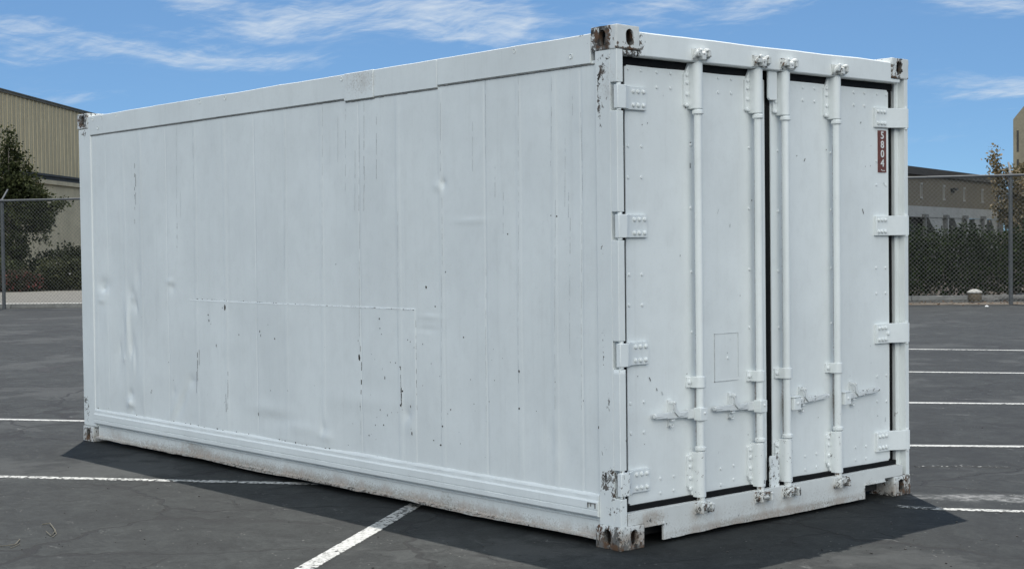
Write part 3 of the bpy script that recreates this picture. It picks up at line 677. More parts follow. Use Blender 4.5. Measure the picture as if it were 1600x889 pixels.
for v in bm.verts:
    if v.co.z < 0.03: v.co.z += 0.007*mnoise.noise(Vector((1, v.co.y*1.8, 1)))+0.003*mnoise.noise(Vector((3, v.co.y*9, 1)))
    if v.co.x > -0.01: v.co.x += 0.003*mnoise.noise(Vector((3, v.co.y*2, v.co.z*7)))
obj('door_sill', bm, RUSTY, box_root, bevel=0.004, wear=lambda p: max(wfield(p), 0.40 if p.z < 0.04 else 0.22))
bm = bmesh.new(); box(bm, -0.125, -0.121, 0.056, 2.366, 0.03, 2.50); obj('door_backing', bm, STEELDARK, box_root)

# --- doors
DF = -0.058                                        # face of the doors, recessed in the frame
Z0, Z1 = 0.2055, 2.409
DOORS = [(0.113, 1.186), (1.236, 2.324)]
RIV = [[(981, 108), (1001, 110.5), (1026, 113.5), (1047.5, 115.5), (1026, 137), (1047.5, 138), (1122, 122), (1142, 124), (1122, 145), (1142, 146), (981, 228.5), (1002, 229), (981, 277.5), (1002, 277.5), (1079, 226.5), (1170, 231),
        (983, 429.6), (1003, 429), (1080.5, 424.5), (1171, 421), (983, 477), (1003.5, 476.5), (1081, 519), (1171, 511.6), (985, 630.5), (1006, 627.7), (985.7, 677), (1006, 675), (1032, 747), (1052.6, 743.6), (1032, 769.5), (1052.6, 765.5), (1126, 732), (1146, 727), (1126, 757), (1146, 748.6), (1137, 559), (1079, 325), (1170, 326)],
       [(1254, 137.5), (1272.5, 139), (1254, 157), (1272.5, 159), (1334, 145), (1350.5, 146), (1370, 147.5), (1384.6, 149), (1334, 164.5), (1350.5, 166), (1215, 235.6), (1298, 239), (1369, 289), (1384, 289.6), (1369, 252), (1216, 423), (1298.6, 419), (1369, 418.5), (1383.6, 418.5), (1216.6, 511.6), (1299, 505), (1369, 458.6), (1383.6, 458),
        (1370.5, 588), (1385, 586.5), (1370.5, 627), (1385, 626.6), (1258, 712.6), (1275.5, 708.7), (1258, 733.5), (1275.5, 729), (1336.6, 698.6), (1353, 696.8), (1336.6, 718.4), (1353, 716), (1216, 330), (1298.6, 328)]]
BARX = -0.012
BARS = [[0.600, 1.078], [1.309, 1.763]]
def rod_bracket(door, yb, z0, z1, top):
    bm = bmesh.new(); zc = (z0+z1)/2; s = 1 if top else -1
    # flange plate with clipped corners on the left of the rod, saddle round the rod
    xa = DF-0.002; yl = yb-0.064
    e = z1 if top else z0                         # the end towards the cam, clipped on the slant
    q = [(yl+0.008, zc-s*0.105), (yl, zc-s*0.097), (yl, e-s*0.062), (yl+0.012, e-s*0.048), (yb-0.030, e), (yb, e), (yb, zc-s*0.105)]
    prism(bm, [Vector((xa, a, b)) for a, b in q], X_*0.016)
    sq = []
    for k in range(13):
        t = -pi/2+pi*k/12; sq.append((BARX-0.004+0.029*cos(t), yb+0.030*sin(t)))
    sq = [(xa, yb-0.030)]+sq+[(xa, yb+0.030)]
    prism(bm, [Vector((a, b, z0+0.004)) for a, b in sq], Z_*(z1-z0-0.008))
    zr = z0-0.014 if top else z1+0.014
    tube(bm, [(BARX, yb, zr-0.009), (BARX, yb, zr+0.009)], 0.030, 20); tube(bm, [(BARX, yb, zr-0.012), (BARX, yb, zr+0.012)], 0.026, 20)
    for k in (-0.085, -0.03, 0.03, 0.07): dome(bm, (xa+0.016, yl+0.017, zc+k*(1 if not top else 1)-s*0.012), X_, 0.011, 0.009)
    for k in (-0.07, 0.05): dome(bm, (BARX+0.002, yb+0.029, zc+k), (0.35, 1, 0), 0.007, 0.004)
    obj('rod_bracket', bm, DOORP, door, bevel=0.0025, wear=lambda p: 0.12 if top else 0.30)
def cam_lock(door, yb, zc, s):
    bm = bmesh.new(); x0 = 0.001
    tube(bm, [(BARX, yb, zc-s*0.055), (BARX, yb, zc-s*0.012)], [0.019, 0.017], 14)
    box(bm, x0-0.008, x0+0.006, yb-0.058, yb+0.058, zc-0.030, zc+0.030)                  # keeper's pad, welded on
    for sg in (-1, 1):
        c = Vector((x0+0.018, yb+sg*0.036, zc))
        ring = []                                                                        # open jaw of the keeper
        for k in range(8):
            t = radians(-35+k*36); ring.append(c+Vector((0.016*sin(t)+0.002, sg*0.017*cos(t), 0.022*sin(t-0.5))))
        tube(bm, ring, [0.008, 0.009, 0.010, 0.010, 0.009, 0.010, 0.009, 0.007], 8)
        obox(bm, c+Vector((0.002, sg*0.004, s*0.006)), X_, Y_, Z_, 0.022, 0.009, 0.018)
    tube(bm, [(x0+0.020, yb-0.030, zc+0.004*s), (x0+0.024, yb, zc-0.004*s), (x0+0.022, yb+0.026, zc+0.006*s)], [0.012, 0.017, 0.011], 10)
    obox(bm, Vector((x0+0.018, yb, zc-s*0.012)), X_, Y_, Z_, 0.020, 0.016, 0.014)
    for v in bm.verts:
        if v.co.x > 0.006: v.co += Vector((mnoise.noise(v.co*60), mnoise.noise(v.co*60+Vector((9, 0, 0))), mnoise.noise(v.co*60+Vector((0, 9, 0)))))*0.004
    o = obj('cam_lock', bm, RUSTY, door, bevel=0.002, wear=lambda p: (0.50 if s < 0 else 0.40)+0.25*mnoise.noise(p*30))
def rod_guide(door, yb, zc):
    bm = bmesh.new(); xa = DF-0.002
    box(bm, xa, xa+0.014, yb-0.060, yb+0.052, zc-0.028, zc+0.028)
    sq = [(xa, yb-0.034)]
    for k in range(13): t = -pi/2+pi*k/12; sq.append((BARX+0.027*cos(t), yb+0.031*sin(t)))
    sq.append((xa, yb+0.034))
    prism(bm, [Vector((a, b, zc-0.029)) for a, b in sq], Z_*0.058)
    dome(bm, (xa+0.014, yb-0.047, zc), X_, 0.012, 0.010); dome(bm, (xa+0.014, yb+0.043, zc), X_, 0.010, 0.008)
    obj('rod_guide', bm, DOORP, door, bevel=0.003, wear=lambda p: 0.26)
def handle_set(door, yb, zc, s, length, tilt, catch):
    """s = -1: the handle swings to the left of its rod, +1 to the right"""
    bm = bmesh.new()                              # hub clamped on the rod
    if s < 0: box(bm, BARX-0.020, BARX+0.030, yb-0.030, yb+0.024, zc-0.035, zc+0.031); dome(bm, (BARX+0.030, yb+0.002, zc+0.004), X_, 0.008, 0.006)
    else: box(bm, BARX-0.020, BARX+0.034, yb+0.022, yb+0.078, zc-0.036, zc+0.032); box(bm, BARX-0.018, BARX+0.037, yb+0.016, yb+0.080, zc+0.0325, zc+0.041); dome(bm, (BARX+0.034, yb+0.05, zc), X_, 0.008, 0.006)
    obj('handle_hub', bm, DOORP, door, bevel=0.003, wear=lambda p: 0.15)
    bm = bmesh.new(); ya = yb+s*(0.029 if s < 0 else 0.079); xh = DF+0.024
    def P(t, dz=0.0, dxx=0.0): return Vector((xh+dxx, ya+s*t, zc+tilt*t+dz))
    for t0, t1, hh, th in ((0.0, 0.05, 0.024, 0.008), (0.05, 0.20, 0.0165, 0.008), (0.20, length-0.01, 0.0135, 0.009)):
        a, b = P(t0), P(t1); u = (b-a).normalized(); w_ = X_; v_ = u.cross(w_)
        obox(bm, (a+b)/2, u, w_, v_, (b-a).length/2, th, hh)
    tube(bm, [P(length-0.06), P(length)], [0.0105, 0.012], 10)
    obj('door_handle', bm, WORN, door, bevel=0.002, wear=lambda p: 0.24+(0.16 if s > 0 else 0))
    bm = bmesh.new(); c = P(catch)                # the catch that holds the handle down
    yc = c.y; zz = c.z
    box(bm, DF-0.002, DF+0.010, yc-0.015, yc+0.015, zz-0.058, zz+0.078)               # backing plate behind the handle
    tube(bm, [(DF+0.009, yc, zz+0.062), (xh+0.014, yc, zz+0.062)], 0.013, 12)          # pivot and its bolt head
    dome(bm, (xh+0.014, yc+0.004, zz+0.064), X_, 0.0085, 0.008)
    box(bm, DF+0.009, xh+0.010, yc-0.010, yc-0.002, zz+0.016, zz+0.060)
    fl = ((-.004, .060), (.012, .057), (.020, .026), (.040, .011), (.098, .012), (.066, -.006), (.030, -.009), (.004, .014))
    prism(bm, [Vector((xh+0.010, yc+a_, zz+b_)) for a_, b_ in fl], X_*0.007)            # hinged flap folded over the handle
    box(bm, DF+0.009, xh+0.006, yc-0.012, yc+0.012, zz-0.030, zz-0.020)
    ring = [Vector((DF+0.020, yc+0.012*sin(radians(t)), zz-0.046-0.016*cos(radians(t)))) for t in range(-90, 91, 20)]
    tube(bm, ring, 0.0048, 8)
    obj('handle_catch', bm, WORN, door, bevel=0.0015, wear=lambda p: 0.26)
def hinge(door, hz, left):
    bm = bmesh.new(); hh = 0.058
    if left:
        box(bm, -0.025, 0.004, 0.003, 0.06, hz-hh, hz+hh)                     # knuckle in the notch of the post
        prism(bm, [Vector((a, b, hz-hh+0.0004)) for a, b in ((0.0035, 0.0605), (-0.020, 0.0605), (DF-0.002, 0.112), (DF-0.002, 0.252), (DF+0.017, 0.252), (DF+0.019, 0.128))], Z_*(2*hh-0.0008))
        tube(bm, [(-0.010, 0.022, hz-hh-0.011), (-0.010, 0.022, hz+hh+0.011)], 0.011, 12)
        ys = (0.155, 0.190, 0.228); xx = DF+0.017
        tube(bm, [(-0.012, 0.026, hz-hh-0.011), (-0.012, 0.026, hz+hh+0.011)], 0.012, 12)
    else:
        prism(bm, [Vector((a, b, hz-hh)) for a, b in ((DF+0.018, 2.178), (DF+0.018, 2.300), (0.006, 2.378), (0.008, 2.436), (-0.012, 2.436), (-0.020, 2.380), (DF-0.002, 2.305), (DF-0.002, 2.178))], Z_*(2*hh))
        tube(bm, [(-0.004, 2.418, hz-hh-0.010), (-0.004, 2.418, hz+hh+0.010)], 0.013, 14)
        ys = (2.200, 2.232, 2.264); xx = DF+0.018
    for yy in ys:
        for dz_ in (-0.034, 0.034): dome(bm, (xx, yy, hz+dz_), X_, 0.0115, 0.013)
    if not left and abs(hz-HZ[2]) < 0.1: dome(bm, (xx, 2.285, hz), X_, 0.013, 0.013)
    obj('hinge', bm, DOORP, door, bevel=0.003, wear=lambda p: (0.40 if (left and hz < 0.5 and p.y < 0.08) else 0.14))

for di, (ya, yb_) in enumerate(DOORS):
    bm = bmesh.new(); box(bm, -0.118, DF, ya, yb_, Z0, Z1)
    bmesh.ops.bevel(bm, geom=[e for e in bm.edges if abs(e.verts[0].co.x-e.verts[1].co.x) > 0.01], offset=0.012, segments=3, affect='EDGES')
    slices(bm, 1, ya, yb_, 0.09); slices(bm, 2, Z0, Z1, 0.09)
    for yb in BARS[di]:                            # dust and rust along the rods, with their contact shade painted in
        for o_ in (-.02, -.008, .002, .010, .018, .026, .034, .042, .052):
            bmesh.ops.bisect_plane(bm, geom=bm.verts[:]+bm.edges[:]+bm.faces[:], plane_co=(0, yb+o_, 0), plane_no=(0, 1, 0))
        GRIME_SHADE.append(((DF, yb+.026, 1.3), (0.02, 0.009, 1.1), .62)); GRIME_SHADE.append(((DF, yb+.024, 0.62), (0.02, 0.013, 0.22), .85)); GRIME_SHADE.append(((DF, yb+.02, 0.70), (0.02, 0.018, 0.07), .8))
    for v in bm.verts:
        if v.co.x > DF-0.01: v.co.x += 0.0016*mnoise.noise(Vector((di*7, v.co.y*2.2, v.co.z*1.6)))+0.0006*mnoise.noise(Vector((di*7, v.co.y*7, v.co.z*6)))
    for (px, py) in RIV[di]: dome(bm, D(px, py, DF), X_, 0.0085, 0.006, n=9)
    if di == 0:                                    # outline of a removed placard: raised paint ridge
        a, b = D(1115.5, 521.5), D(1153.5, 593)
        for (y0, y1, z0, z1) in ((a.y, a.y+.004, b.z, a.z), (b.y-.002, b.y, b.z+.02, a.z), (a.y, b.y, b.z, b.z+.004), (a.y, b.y, a.z-.0025, a.z)): box(bm, DF-0.002, DF+0.0026, y0, y1, z0, z1, 2)
    for _ in range(26):                            # small scuffs and nicks
        y, z = random.uniform(ya+.03, yb_-.03), random.uniform(0.25, 2.3); w_ = random.uniform(.0015, .004); h_ = random.choice((.003, .004, .012))*random.uniform(.6, 1.3)
        if random.random() < 0.35: z = random.uniform(0.3, 0.9)
        l_ = random.uniform(-.012, .012) if h_ > .007 else 0
        bm.faces.new([bm.verts.new((DF+0.0030, a_, b_)) for a_, b_ in ((y-w_, z-h_), (y+w_*.7, z-h_*.8), (y+w_+l_, z+h_), (y-w_*.6+l_, z+h_*.8))]).material_index = random.choice((1, 1, 2))
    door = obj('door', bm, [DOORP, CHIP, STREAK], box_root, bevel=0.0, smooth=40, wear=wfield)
    door['label'] = 'left door leaf with a faint rectangular placard outline' if di == 0 else 'right door leaf carrying the red 5804 number strip'
    bm = bmesh.new(); g0, g1 = (0.062, 1.2095) if di == 0 else (1.2115, 2.364)
    for (a, b, c, e, xx) in ((g0, g1, Z1-0.004, 2.452, -0.056), (g0, g1, 0.176, Z0+0.004, -0.040), (g0, ya+0.006, 0.2098, 2.4048, -0.064), (yb_-0.006, g1, 0.2098, 2.4048, -0.064)): box(bm, -0.110, xx, a, b, c, e)
    slices(bm, 1, g0, g1, 0.12)
    for v in bm.verts: v.co.z += 0.0025*mnoise.noise(Vector((1, v.co.y*4, v.co.z)))
    obj('gasket', bm, RUBBER, door, bevel=0.004)
    for hz in HZ: hinge(door, hz, di == 0)
    for bi, yb in enumerate(BARS[di]):
        bm = bmesh.new(); tube(bm, [(BARX, yb, 0.16), (BARX, yb, 2.48)], 0.0205, 20)
        bmesh.ops.bisect_plane(bm, geom=bm.verts[:]+bm.edges[:]+bm.faces[:], plane_co=(0, 0, 0.9), plane_no=(0, 0, 1))
        obj('locking_rod', bm, DOORP, door, wear=lambda p: 0.16 if p.z > 0.5 else 0.30)
        rod_bracket(door, yb, 2.204, 2.446, True); rod_bracket(door, yb, 0.196, 0.438, False)
        cam_lock(door, yb, 2.484, 1); cam_lock(door, yb-0.004, 0.148, -1)
        rod_guide(door, yb, 0.797)
    if di == 0:
        handle_set(door, 0.600, 0.634, -1, 0.294, 0.03, 0.157); handle_set(door, 1.078, 0.637, -1, 0.318, 0.025, 0.168)
    else:
        handle_set(door, 1.309, 0.628, 1, 0.314, 0.05, 0.088); handle_set(door, 1.763, 0.622, 1, 0.341, 0.065, 0.098)
        for (z0, z1, yl, yr) in ((2.286, 2.458, 1.1815, 1.252), (0.174, 0.352, 1.176, 1.250)):
            bm = bmesh.new(); c_ = 0.012
            q = [(yl+c_, z0), (yr, z0+.002), (yr+.002, z1), (yl+c_*.4, z1), (yl, z1-c_), (yl, z0+c_)]
            prism(bm, [Vector((-0.036, a, b)) for a, b in q], X_*0.014)
            obj('overlap_plate', bm, DOORP, door, bevel=0.003, wear=lambda p: 0.2+(0.25 if p.z < 0.36 else 0))
        # number strip 5804, digits one above the other
        p0, p1 = D(1371, 204, DF), D(1384, 270, DF)
        bm = bmesh.new(); box(bm, DF-0.001, DF+0.0045, p0.y, p1.y, p1.z, p0.z)
        cy = (p0.y+p1.y)/2; H_ = p0.z-p1.z
        def glyph(ch, size, y, z):
            cu = bpy.data.curves.new('t', 'FONT'); cu.body = ch; cu.size = size; cu.align_x = 'CENTER'; cu.align_y = 'CENTER'; cu.extrude = 0.0012; cu.offset = 0.0010
            to = bpy.data.objects.new('t', cu); COL.objects.link(to)
            me = bpy.data.meshes.new_from_object(to.evaluated_get(bpy.context.evaluated_depsgraph_get()))
            # glyph plane to the door's plane: x -> +y, y -> +z
            M = Matrix(((0, 0, 1, DF+0.0052), (1.12, 0, 0, y), (0, 1, 0, z), (0, 0, 0, 1))); me.transform(M)
            k0 = len(bm.faces); bm.from_mesh(me); bm.faces.ensure_lookup_table()
            for f in bm.faces[k0:]: f.material_index = 1
            bpy.data.objects.remove(to); bpy.data.curves.remove(cu); bpy.data.meshes.remove(me)
        for k, ch in enumerate('5804'): glyph(ch, 0.060, cy, p0.z-H_*(0.122+0.2215*k))
        box(bm, DF+0.003, DF+0.0055, cy-0.012, cy-0.004, p1.z+0.012, p1.z+0.018, 1)
        for k in range(5): box(bm, DF+0.003, DF+0.0055, cy-0.002+k*0.006, cy+0.001+k*0.006, p1.z+0.008, p1.z+0.013, 1)
        obj('number_plate', bm, [PLATE, DIGIT], door, smooth=0)

# ------------------------------------------------------------------ chain-link fence
fr = empty('chain_link_fence', FA+fu*(FL/2), 'tall grey chain-link fence running behind the container across the back of the lot', 'fence')
def FH(t): return 2.80+(2.97-2.80)*max(-0.2, min(1.2, t/FL))
def FP(t, z=0.0, o=0.0): q = FA+fu*t+fn*o; return Vector((q.x, q.y, z))
TA, TB = -6.3, FL+6.3
bm = bmesh.new(); pitch = 0.098; wr = 0.0025; hm = 2.9
c = TA-hm
while c < TB+hm:
    for sg in (1, -1):
        # t = c + sg*z, clipped to the panel
        z0, z1 = 0.05, FH(c)-0.02
        def clip(zv): return min(max(zv, z0), z1)
        if sg > 0: za, zb = clip(TA-c), clip(TB-c)
        else: za, zb = clip(c-TB), clip(c-TA)
        if zb-za > 0.05: tube(bm, [FP(c+sg*za, za, 0.004*sg), FP(c+sg*zb, zb, 0.004*sg)], wr, 3, cap=False)
    c += pitch
o = obj('wire_mesh', bm, WIRE, fr, smooth=0)
np_ = 8
for i in range(-2, np_+3):
    t = FL*i/np_; h = FH(t); bm = bmesh.new()
    tube(bm, [FP(t, 0, 0.05), FP(t, h+0.02, 0.05)], 0.046, 14); dome(bm, FP(t, h+0.02, 0.05), Z_, 0.05, 0.04)
    for k in (0.5, 1.05, 1.6, 2.2): tube(bm, [FP(t, k, 0.05), FP(t, k+0.03, 0.05)], 0.050, 14)
    post = obj('post', bm, GALV, fr)
    bm = bmesh.new(); a, b = FP(t, h+0.03, 0.05), FP(t, h+0.31, 0.36); obox(bm, (a+b)/2, (b-a).normalized(), fu, (b-a).normalized().cross(fu), (b-a).length/2, 0.020, 0.012)
    obj('outrigger', bm, GALV, post)
bm = bmesh.new(); tube(bm, [FP(TA, FH(TA), 0.0), FP(TB, FH(TB), 0.0)], 0.030, 10); obj('top_rail', bm, GALV, fr)

# ------------------------------------------------------------------ foliage
def leaf_mat(name, dark, light, flower=None, ff=0.0, trans=0.25):
    mt, n = mat(name)
    g = n.node('ShaderNodeNewGeometry').outputs['Random Per Island']; co = n.obj()
    c = n.mix(n.m('POWER', g, 1.3), dark, light)
    c = n.mix(1.0, c, n.mix(n.mr(n.noise(co, 0.9, 3), 0.35, 0.65), (0.75, 0.78, 0.75), (1.25, 1.2, 1.15)), 'MULTIPLY')
    if flower: c = n.mix(n.m('GREATER_THAN', n.m('FRACT', n.mul(g, 37.7)), 1-ff), c, flower)
    p = n.node('ShaderNodeBsdfPrincipled'); n.put(p.inputs['Base Color'], c); p.inputs['Roughness'].default_value = 0.7; p.inputs['Specular IOR Level'].default_value = 0.12
    t = n.node('ShaderNodeBsdfTranslucent'); n.put(t.inputs[0], c); mx = n.node('ShaderNodeMixShader'); mx.inputs[0].default_value = trans
    n.l.new(p.outputs[0], mx.inputs[1]); n.l.new(t.outputs[0], mx.inputs[2]); o = n.node('ShaderNodeOutputMaterial'); n.l.new(mx.outputs[0], o.inputs[0])
    return mt
def leaves(name, blobs, count, size, mt, parent, rnd, fill=0.5):
    """blobs: (centre, radii) ellipsoids; leaf-shaped faces scattered through them in small sprays"""
    vs, fs = [], []; vol = [r.x*r.y*r.z for _, r in blobs]; tot = sum(vol)
    for (c, r), vv in zip(blobs, vol):
        for _ in range(max(6, int(count*vv/tot/5))):
            d_ = Vector((rnd.gauss(0, 1), rnd.gauss(0, 1), rnd.gauss(0, 1))).normalized(); k = rnd.random()**fill
            sc = c+Vector((d_.x*r.x, d_.y*r.y, d_.z*r.z))*k
            if sc.z < 0.05: continue
            for _ in range(5):
                q = sc+Vector((rnd.gauss(0, 1), rnd.gauss(0, 1), rnd.gauss(0, 1)))*size*0.9
                a = Vector((rnd.gauss(0, 1), rnd.gauss(0, 1), rnd.gauss(0, 0.7))).normalized(); b = a.cross(Vector((rnd.gauss(0, 1), rnd.gauss(0, 1), rnd.gauss(0, 1)))).normalized()
                L = size*rnd.uniform(0.6, 1.25); wd_ = L*0.33; i = len(vs)
                vs += [q-a*L*.5, q+b*wd_-a*L*.05, q+a*L*.5, q-b*wd_]; fs.append((i, i+1, i+2, i+3))
    me = bpy.data.meshes.new(name); me.from_pydata([tuple(v) for v in vs], [], fs); me.materials.append(mt); me.update()
    return link(name, me, parent)
BARK = plain('grey_bark', (0.10, 0.085, 0.07), 0.9, 0.3, 8, 0.5, 0.02)
def tree(name, base, h, label, rnd, mt, blobs, count, size, trunks, group=None, cat='tree'):
    t = empty(name, base, label, cat, group)
    bm = bmesh.new()
    for pts, r in trunks: tube(bm, [base+Vector(p) for p in pts], r, 8)
    obj('trunk', bm, BARK, t)
    leaves('crown', [(base+Vector(c), Vector(r)) for c, r in blobs], count, size, mt, t, rnd)
    return t
LG = leaf_mat('dark_glossy_leaves', (0.014, 0.020, 0.008), (0.075, 0.086, 0.036))
LO = leaf_mat('olive_leaves', (0.014, 0.019, 0.009), (0.056, 0.060, 0.025))
LF = leaf_mat('dry_tipped_leaves', (0.060, 0.055, 0.030), (0.27, 0.215, 0.125), (0.46, 0.37, 0.25), 0.20, 0.5)
rnd = random.Random(5)
# left: a conical tree against the warehouse. right-hand axis rr, depth axis ff
rr, ff = Vector((rgt.x, rgt.y, 0)).normalized(), Vector((fwd.x, fwd.y, 0)).normalized()
def at(px, depth, z=0.0): p = CAM+ff*depth+rr*((px-800)/FPX*depth); return Vector((p.x, p.y, z))
TB_ = at(16, 57.5)
def rel(a, z, d_=0.0): return rr*a+ff*d_+Z_*z
sc_ = 57.5/FPX
def px2(px, py): return rel((px-16)*sc_, 1.52+(391-py)*sc_*1.0)
bl = []
for (px, py, rx, rz) in ((18, 207, 3, 8), (17, 225, 6, 10), (10, 240, 8, 8), (28, 243, 7, 7), (18, 262, 15, 12), (40, 262, 6, 6), (2, 268, 10, 9), (30, 285, 20, 10), (50, 282, 8, 6), (5, 300, 18, 14), (48, 302, 16, 9), (64, 300, 6, 5), (25, 318, 22, 14), (62, 322, 16, 7), (80, 328, 10, 5),
                         (92, 322, 8, 4), (102, 318, 6, 4), (45, 338, 20, 8), (78, 342, 12, 5), (5, 340, 18, 12), (55, 356, 14, 6), (84, 358, 5, 3), (20, 358, 16, 8), (35, 372, 12, 6), (-14, 300, 18, 22), (-10, 345, 16, 16), (0, 372, 14, 8), (60, 375, 8, 3), (10, 385, 16, 10), (35, 388, 14, 7), (-6, 392, 14, 10), (22, 398, 16, 8), (70, 345, 14, 9), (50, 330, 20, 10), (72, 310, 10, 6)):
    p = px2(px, py); bl.append((p+ff*rnd.uniform(-0.5, 0.5), (rx*sc_, max(rx*sc_, 0.3)*1.1, rz*sc_)))
tree('broadleaf_tree', TB_, 6, 'dark cone-shaped tree with pale twin trunks in front of the tan corrugated warehouse', rnd, LG, bl, 22000, 0.135,
     [([rel(0.05, 0), rel(0.02, 1.2), rel(0, 2.6), rel(0.03, 4.2), rel(0.04, 5.6)], [0.075, 0.06, 0.05, 0.035, 0.012]), ([rel(0.2, 0, .2), rel(0.32, 1.0, .2), rel(0.5, 1.9, .2), rel(0.9, 2.7, .2), rel(1.7, 3.1, .1)], [0.05, 0.045, 0.04, 0.03, 0.012]),
      ([rel(0.02, 2.2), rel(-.5, 2.9), rel(-.9, 3.6)], [0.03, .02, .01]), ([rel(0.02, 2.7), rel(.6, 3.3, -.2), rel(1.1, 3.6, -.2)], [0.03, .02, .01])])
# shrubs under it
def shrub(name, px, depth, wpx, hpx, label, mt, count, size, n_=9, group=None, cat='shrub'):
    b = at(px, depth); s_ = depth/FPX; t = empty(name, b, label, cat, group); w_, h_ = wpx*s_, hpx*s_
    bm = bmesh.new()
    for _ in range(6): e = rr*rnd.uniform(-w_*.7, w_*.7)+ff*rnd.uniform(-.4, .4)+Z_*h_*rnd.uniform(.5, .8); tube(bm, [b, b+e*0.5+Z_*0.1, b+e], [0.03, .02, .008], 6)
    obj('stems', bm, BARK, t)
    bl = []
    for i in range(n_):
        f_ = (i+0.5)/n_*2-1; hh = h_*rnd.uniform(.72, 1.0)*(1-.25*f_*f_)
        bl.append((b+rr*(f_*w_)+ff*rnd.uniform(-.3, .3)+Z_*hh*0.5, Vector((w_/n_*2.1, rnd.uniform(.5, .8), hh*.54))))
        bl.append((b+rr*((f_+rnd.uniform(-.1, .1))*w_)+ff*rnd.uniform(-.5, -.1)+Z_*hh*rnd.uniform(.3, .85), Vector((w_/n_*1.2, .3, hh*.17))))
    leaves('foliage', bl, count, size, mt, t, rnd, 0.35)
LB = leaf_mat('shrub_leaves_with_blossom', (0.016, 0.021, 0.009), (0.080, 0.084, 0.040), (0.45, 0.42, 0.40), 0.006)
LR = leaf_mat('red_tinged_leaves', (0.016, 0.018, 0.010), (0.055, 0.050, 0.030), (0.16, 0.05, 0.045), 0.12)
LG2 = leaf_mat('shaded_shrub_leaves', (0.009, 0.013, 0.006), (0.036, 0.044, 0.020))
shrub('shrub', 112, 58, 40, 72, 'tall dark green shrub against the tan warehouse wall, beside the container', LG2, 11000, 0.13, 7, group='shrubs planted along the warehouse')
shrub('shrub', 35, 57, 34, 52, 'dark leafy shrub in the shade under the cone-shaped tree', LG2, 9000, 0.13, 6, group='shrubs planted along the warehouse')
shrub('shrub', 100, 55.5, 38, 52, 'olive shrub dotted with white blossoms, in front of the dark one', LB, 11000, 0.11, 8, group='shrubs planted along the warehouse')
shrub('shrub', 24, 54.5, 26, 36, 'low shrub with reddish flowers near the left fence post', LR, 8000, 0.10, 6, group='shrubs planted along the warehouse')
shrub('shrub', -40, 55, 60, 70, 'broad dark shrub at the left edge, left of the fence post', LG, 9000, 0.12, 8, group='shrubs planted along the warehouse')
shrub('shrub', 180, 58, 50, 60, 'green shrub behind the far corner of the container', LO, 7000, 0.12, 8, group='shrubs planted along the warehouse')
# right: hedge and a paler tree behind the fence
HD = at(1500, 37.6)
t = empty('hedge', HD, 'dense dark green hedge behind the fence to the right of the container', 'hedge')
bm = bmesh.new()
for i in range(31): x = -9.0+i*0.42; b = HD+rr*x+ff*0.3; tube(bm, [b, b+rr*rnd.uniform(-.2, .2)+Z_*0.8, b+rr*rnd.uniform(-.3, .3)+Z_*1.5], [0.035, .025, .01], 6)
obj('stems', bm, BARK, t); bl = []
for i in range(76):
    x = -9.05+i*0.175; h_ = 1.80+0.14*mnoise.noise(Vector((x*1.3, 0, 0)))+rnd.uniform(-.07, .07)
    bl.append((HD+rr*x+ff*rnd.uniform(.1, .5)+Z_*h_*0.5, Vector((0.26, 0.42, h_*0.52))))
    bl.append((HD+rr*(x+rnd.uniform(-.1, .1))+ff*rnd.uniform(-.15, .1)+Z_*h_*rnd.uniform(.25, .95), Vector((0.2, 0.22, 0.18))))
leaves('foliage', bl, 68000, 0.088, leaf_mat('hedge_leaves', (0.003, 0.008, 0.0025), (0.032, 0.052, 0.014)), t, rnd, 0.3)
T2 = at(1592, 40); s2 = 40/FPX; bl = []
for (px, py, rx, rz) in ((1552, 236, 2, 4), (1552, 248, 6, 8), (1556, 258, 6, 7), (1563, 266, 8, 8), (1575, 268, 8, 7), (1570, 282, 13, 8), (1590, 292, 14, 12), (1565, 297, 10, 6), (1598, 270, 8, 10), (1585, 310, 16, 8), (1562, 318, 8, 3), (1557, 325, 11, 5), (1580, 328, 14, 6), (1603, 320, 14, 14), (1585, 345, 14, 8), (1600, 360, 16, 18), (1575, 352, 6, 4), (1620, 300, 14, 30), (1598, 330, 10, 16), (1572, 300, 9, 14), (1580, 335, 14, 20), (1568, 335, 8, 10), (1590, 275, 9, 8), (1583, 380, 18, 26), (1610, 370, 20, 40)):
    bl.append((rr*((px-1592)*s2)+ff*rnd.uniform(-.25, .25)+Z_*(1.52+(373-py)*s2), (rx*s2, max(rx*s2*.8, .12), rz*s2)))
tree('small_tree', T2, 4, 'pale green open tree with dry tips behind the right fence post', rnd, LF, bl, 15000, 0.090,
     [([rel(0, 0), rel(0.03, .8), rel(0, 1.8), rel(-.1, 2.6), rel(-.35, 3.3), rel(-.68, 3.75)], [.06, .05, .04, .03, .018, .008]), ([rel(0, 1.4), rel(.2, 2.3), rel(.3, 3.0)], [.035, .025, .01]), ([rel(0, 1.2), rel(-.3, 1.9), rel(-.55, 2.4)], [.03, .02, .01])])
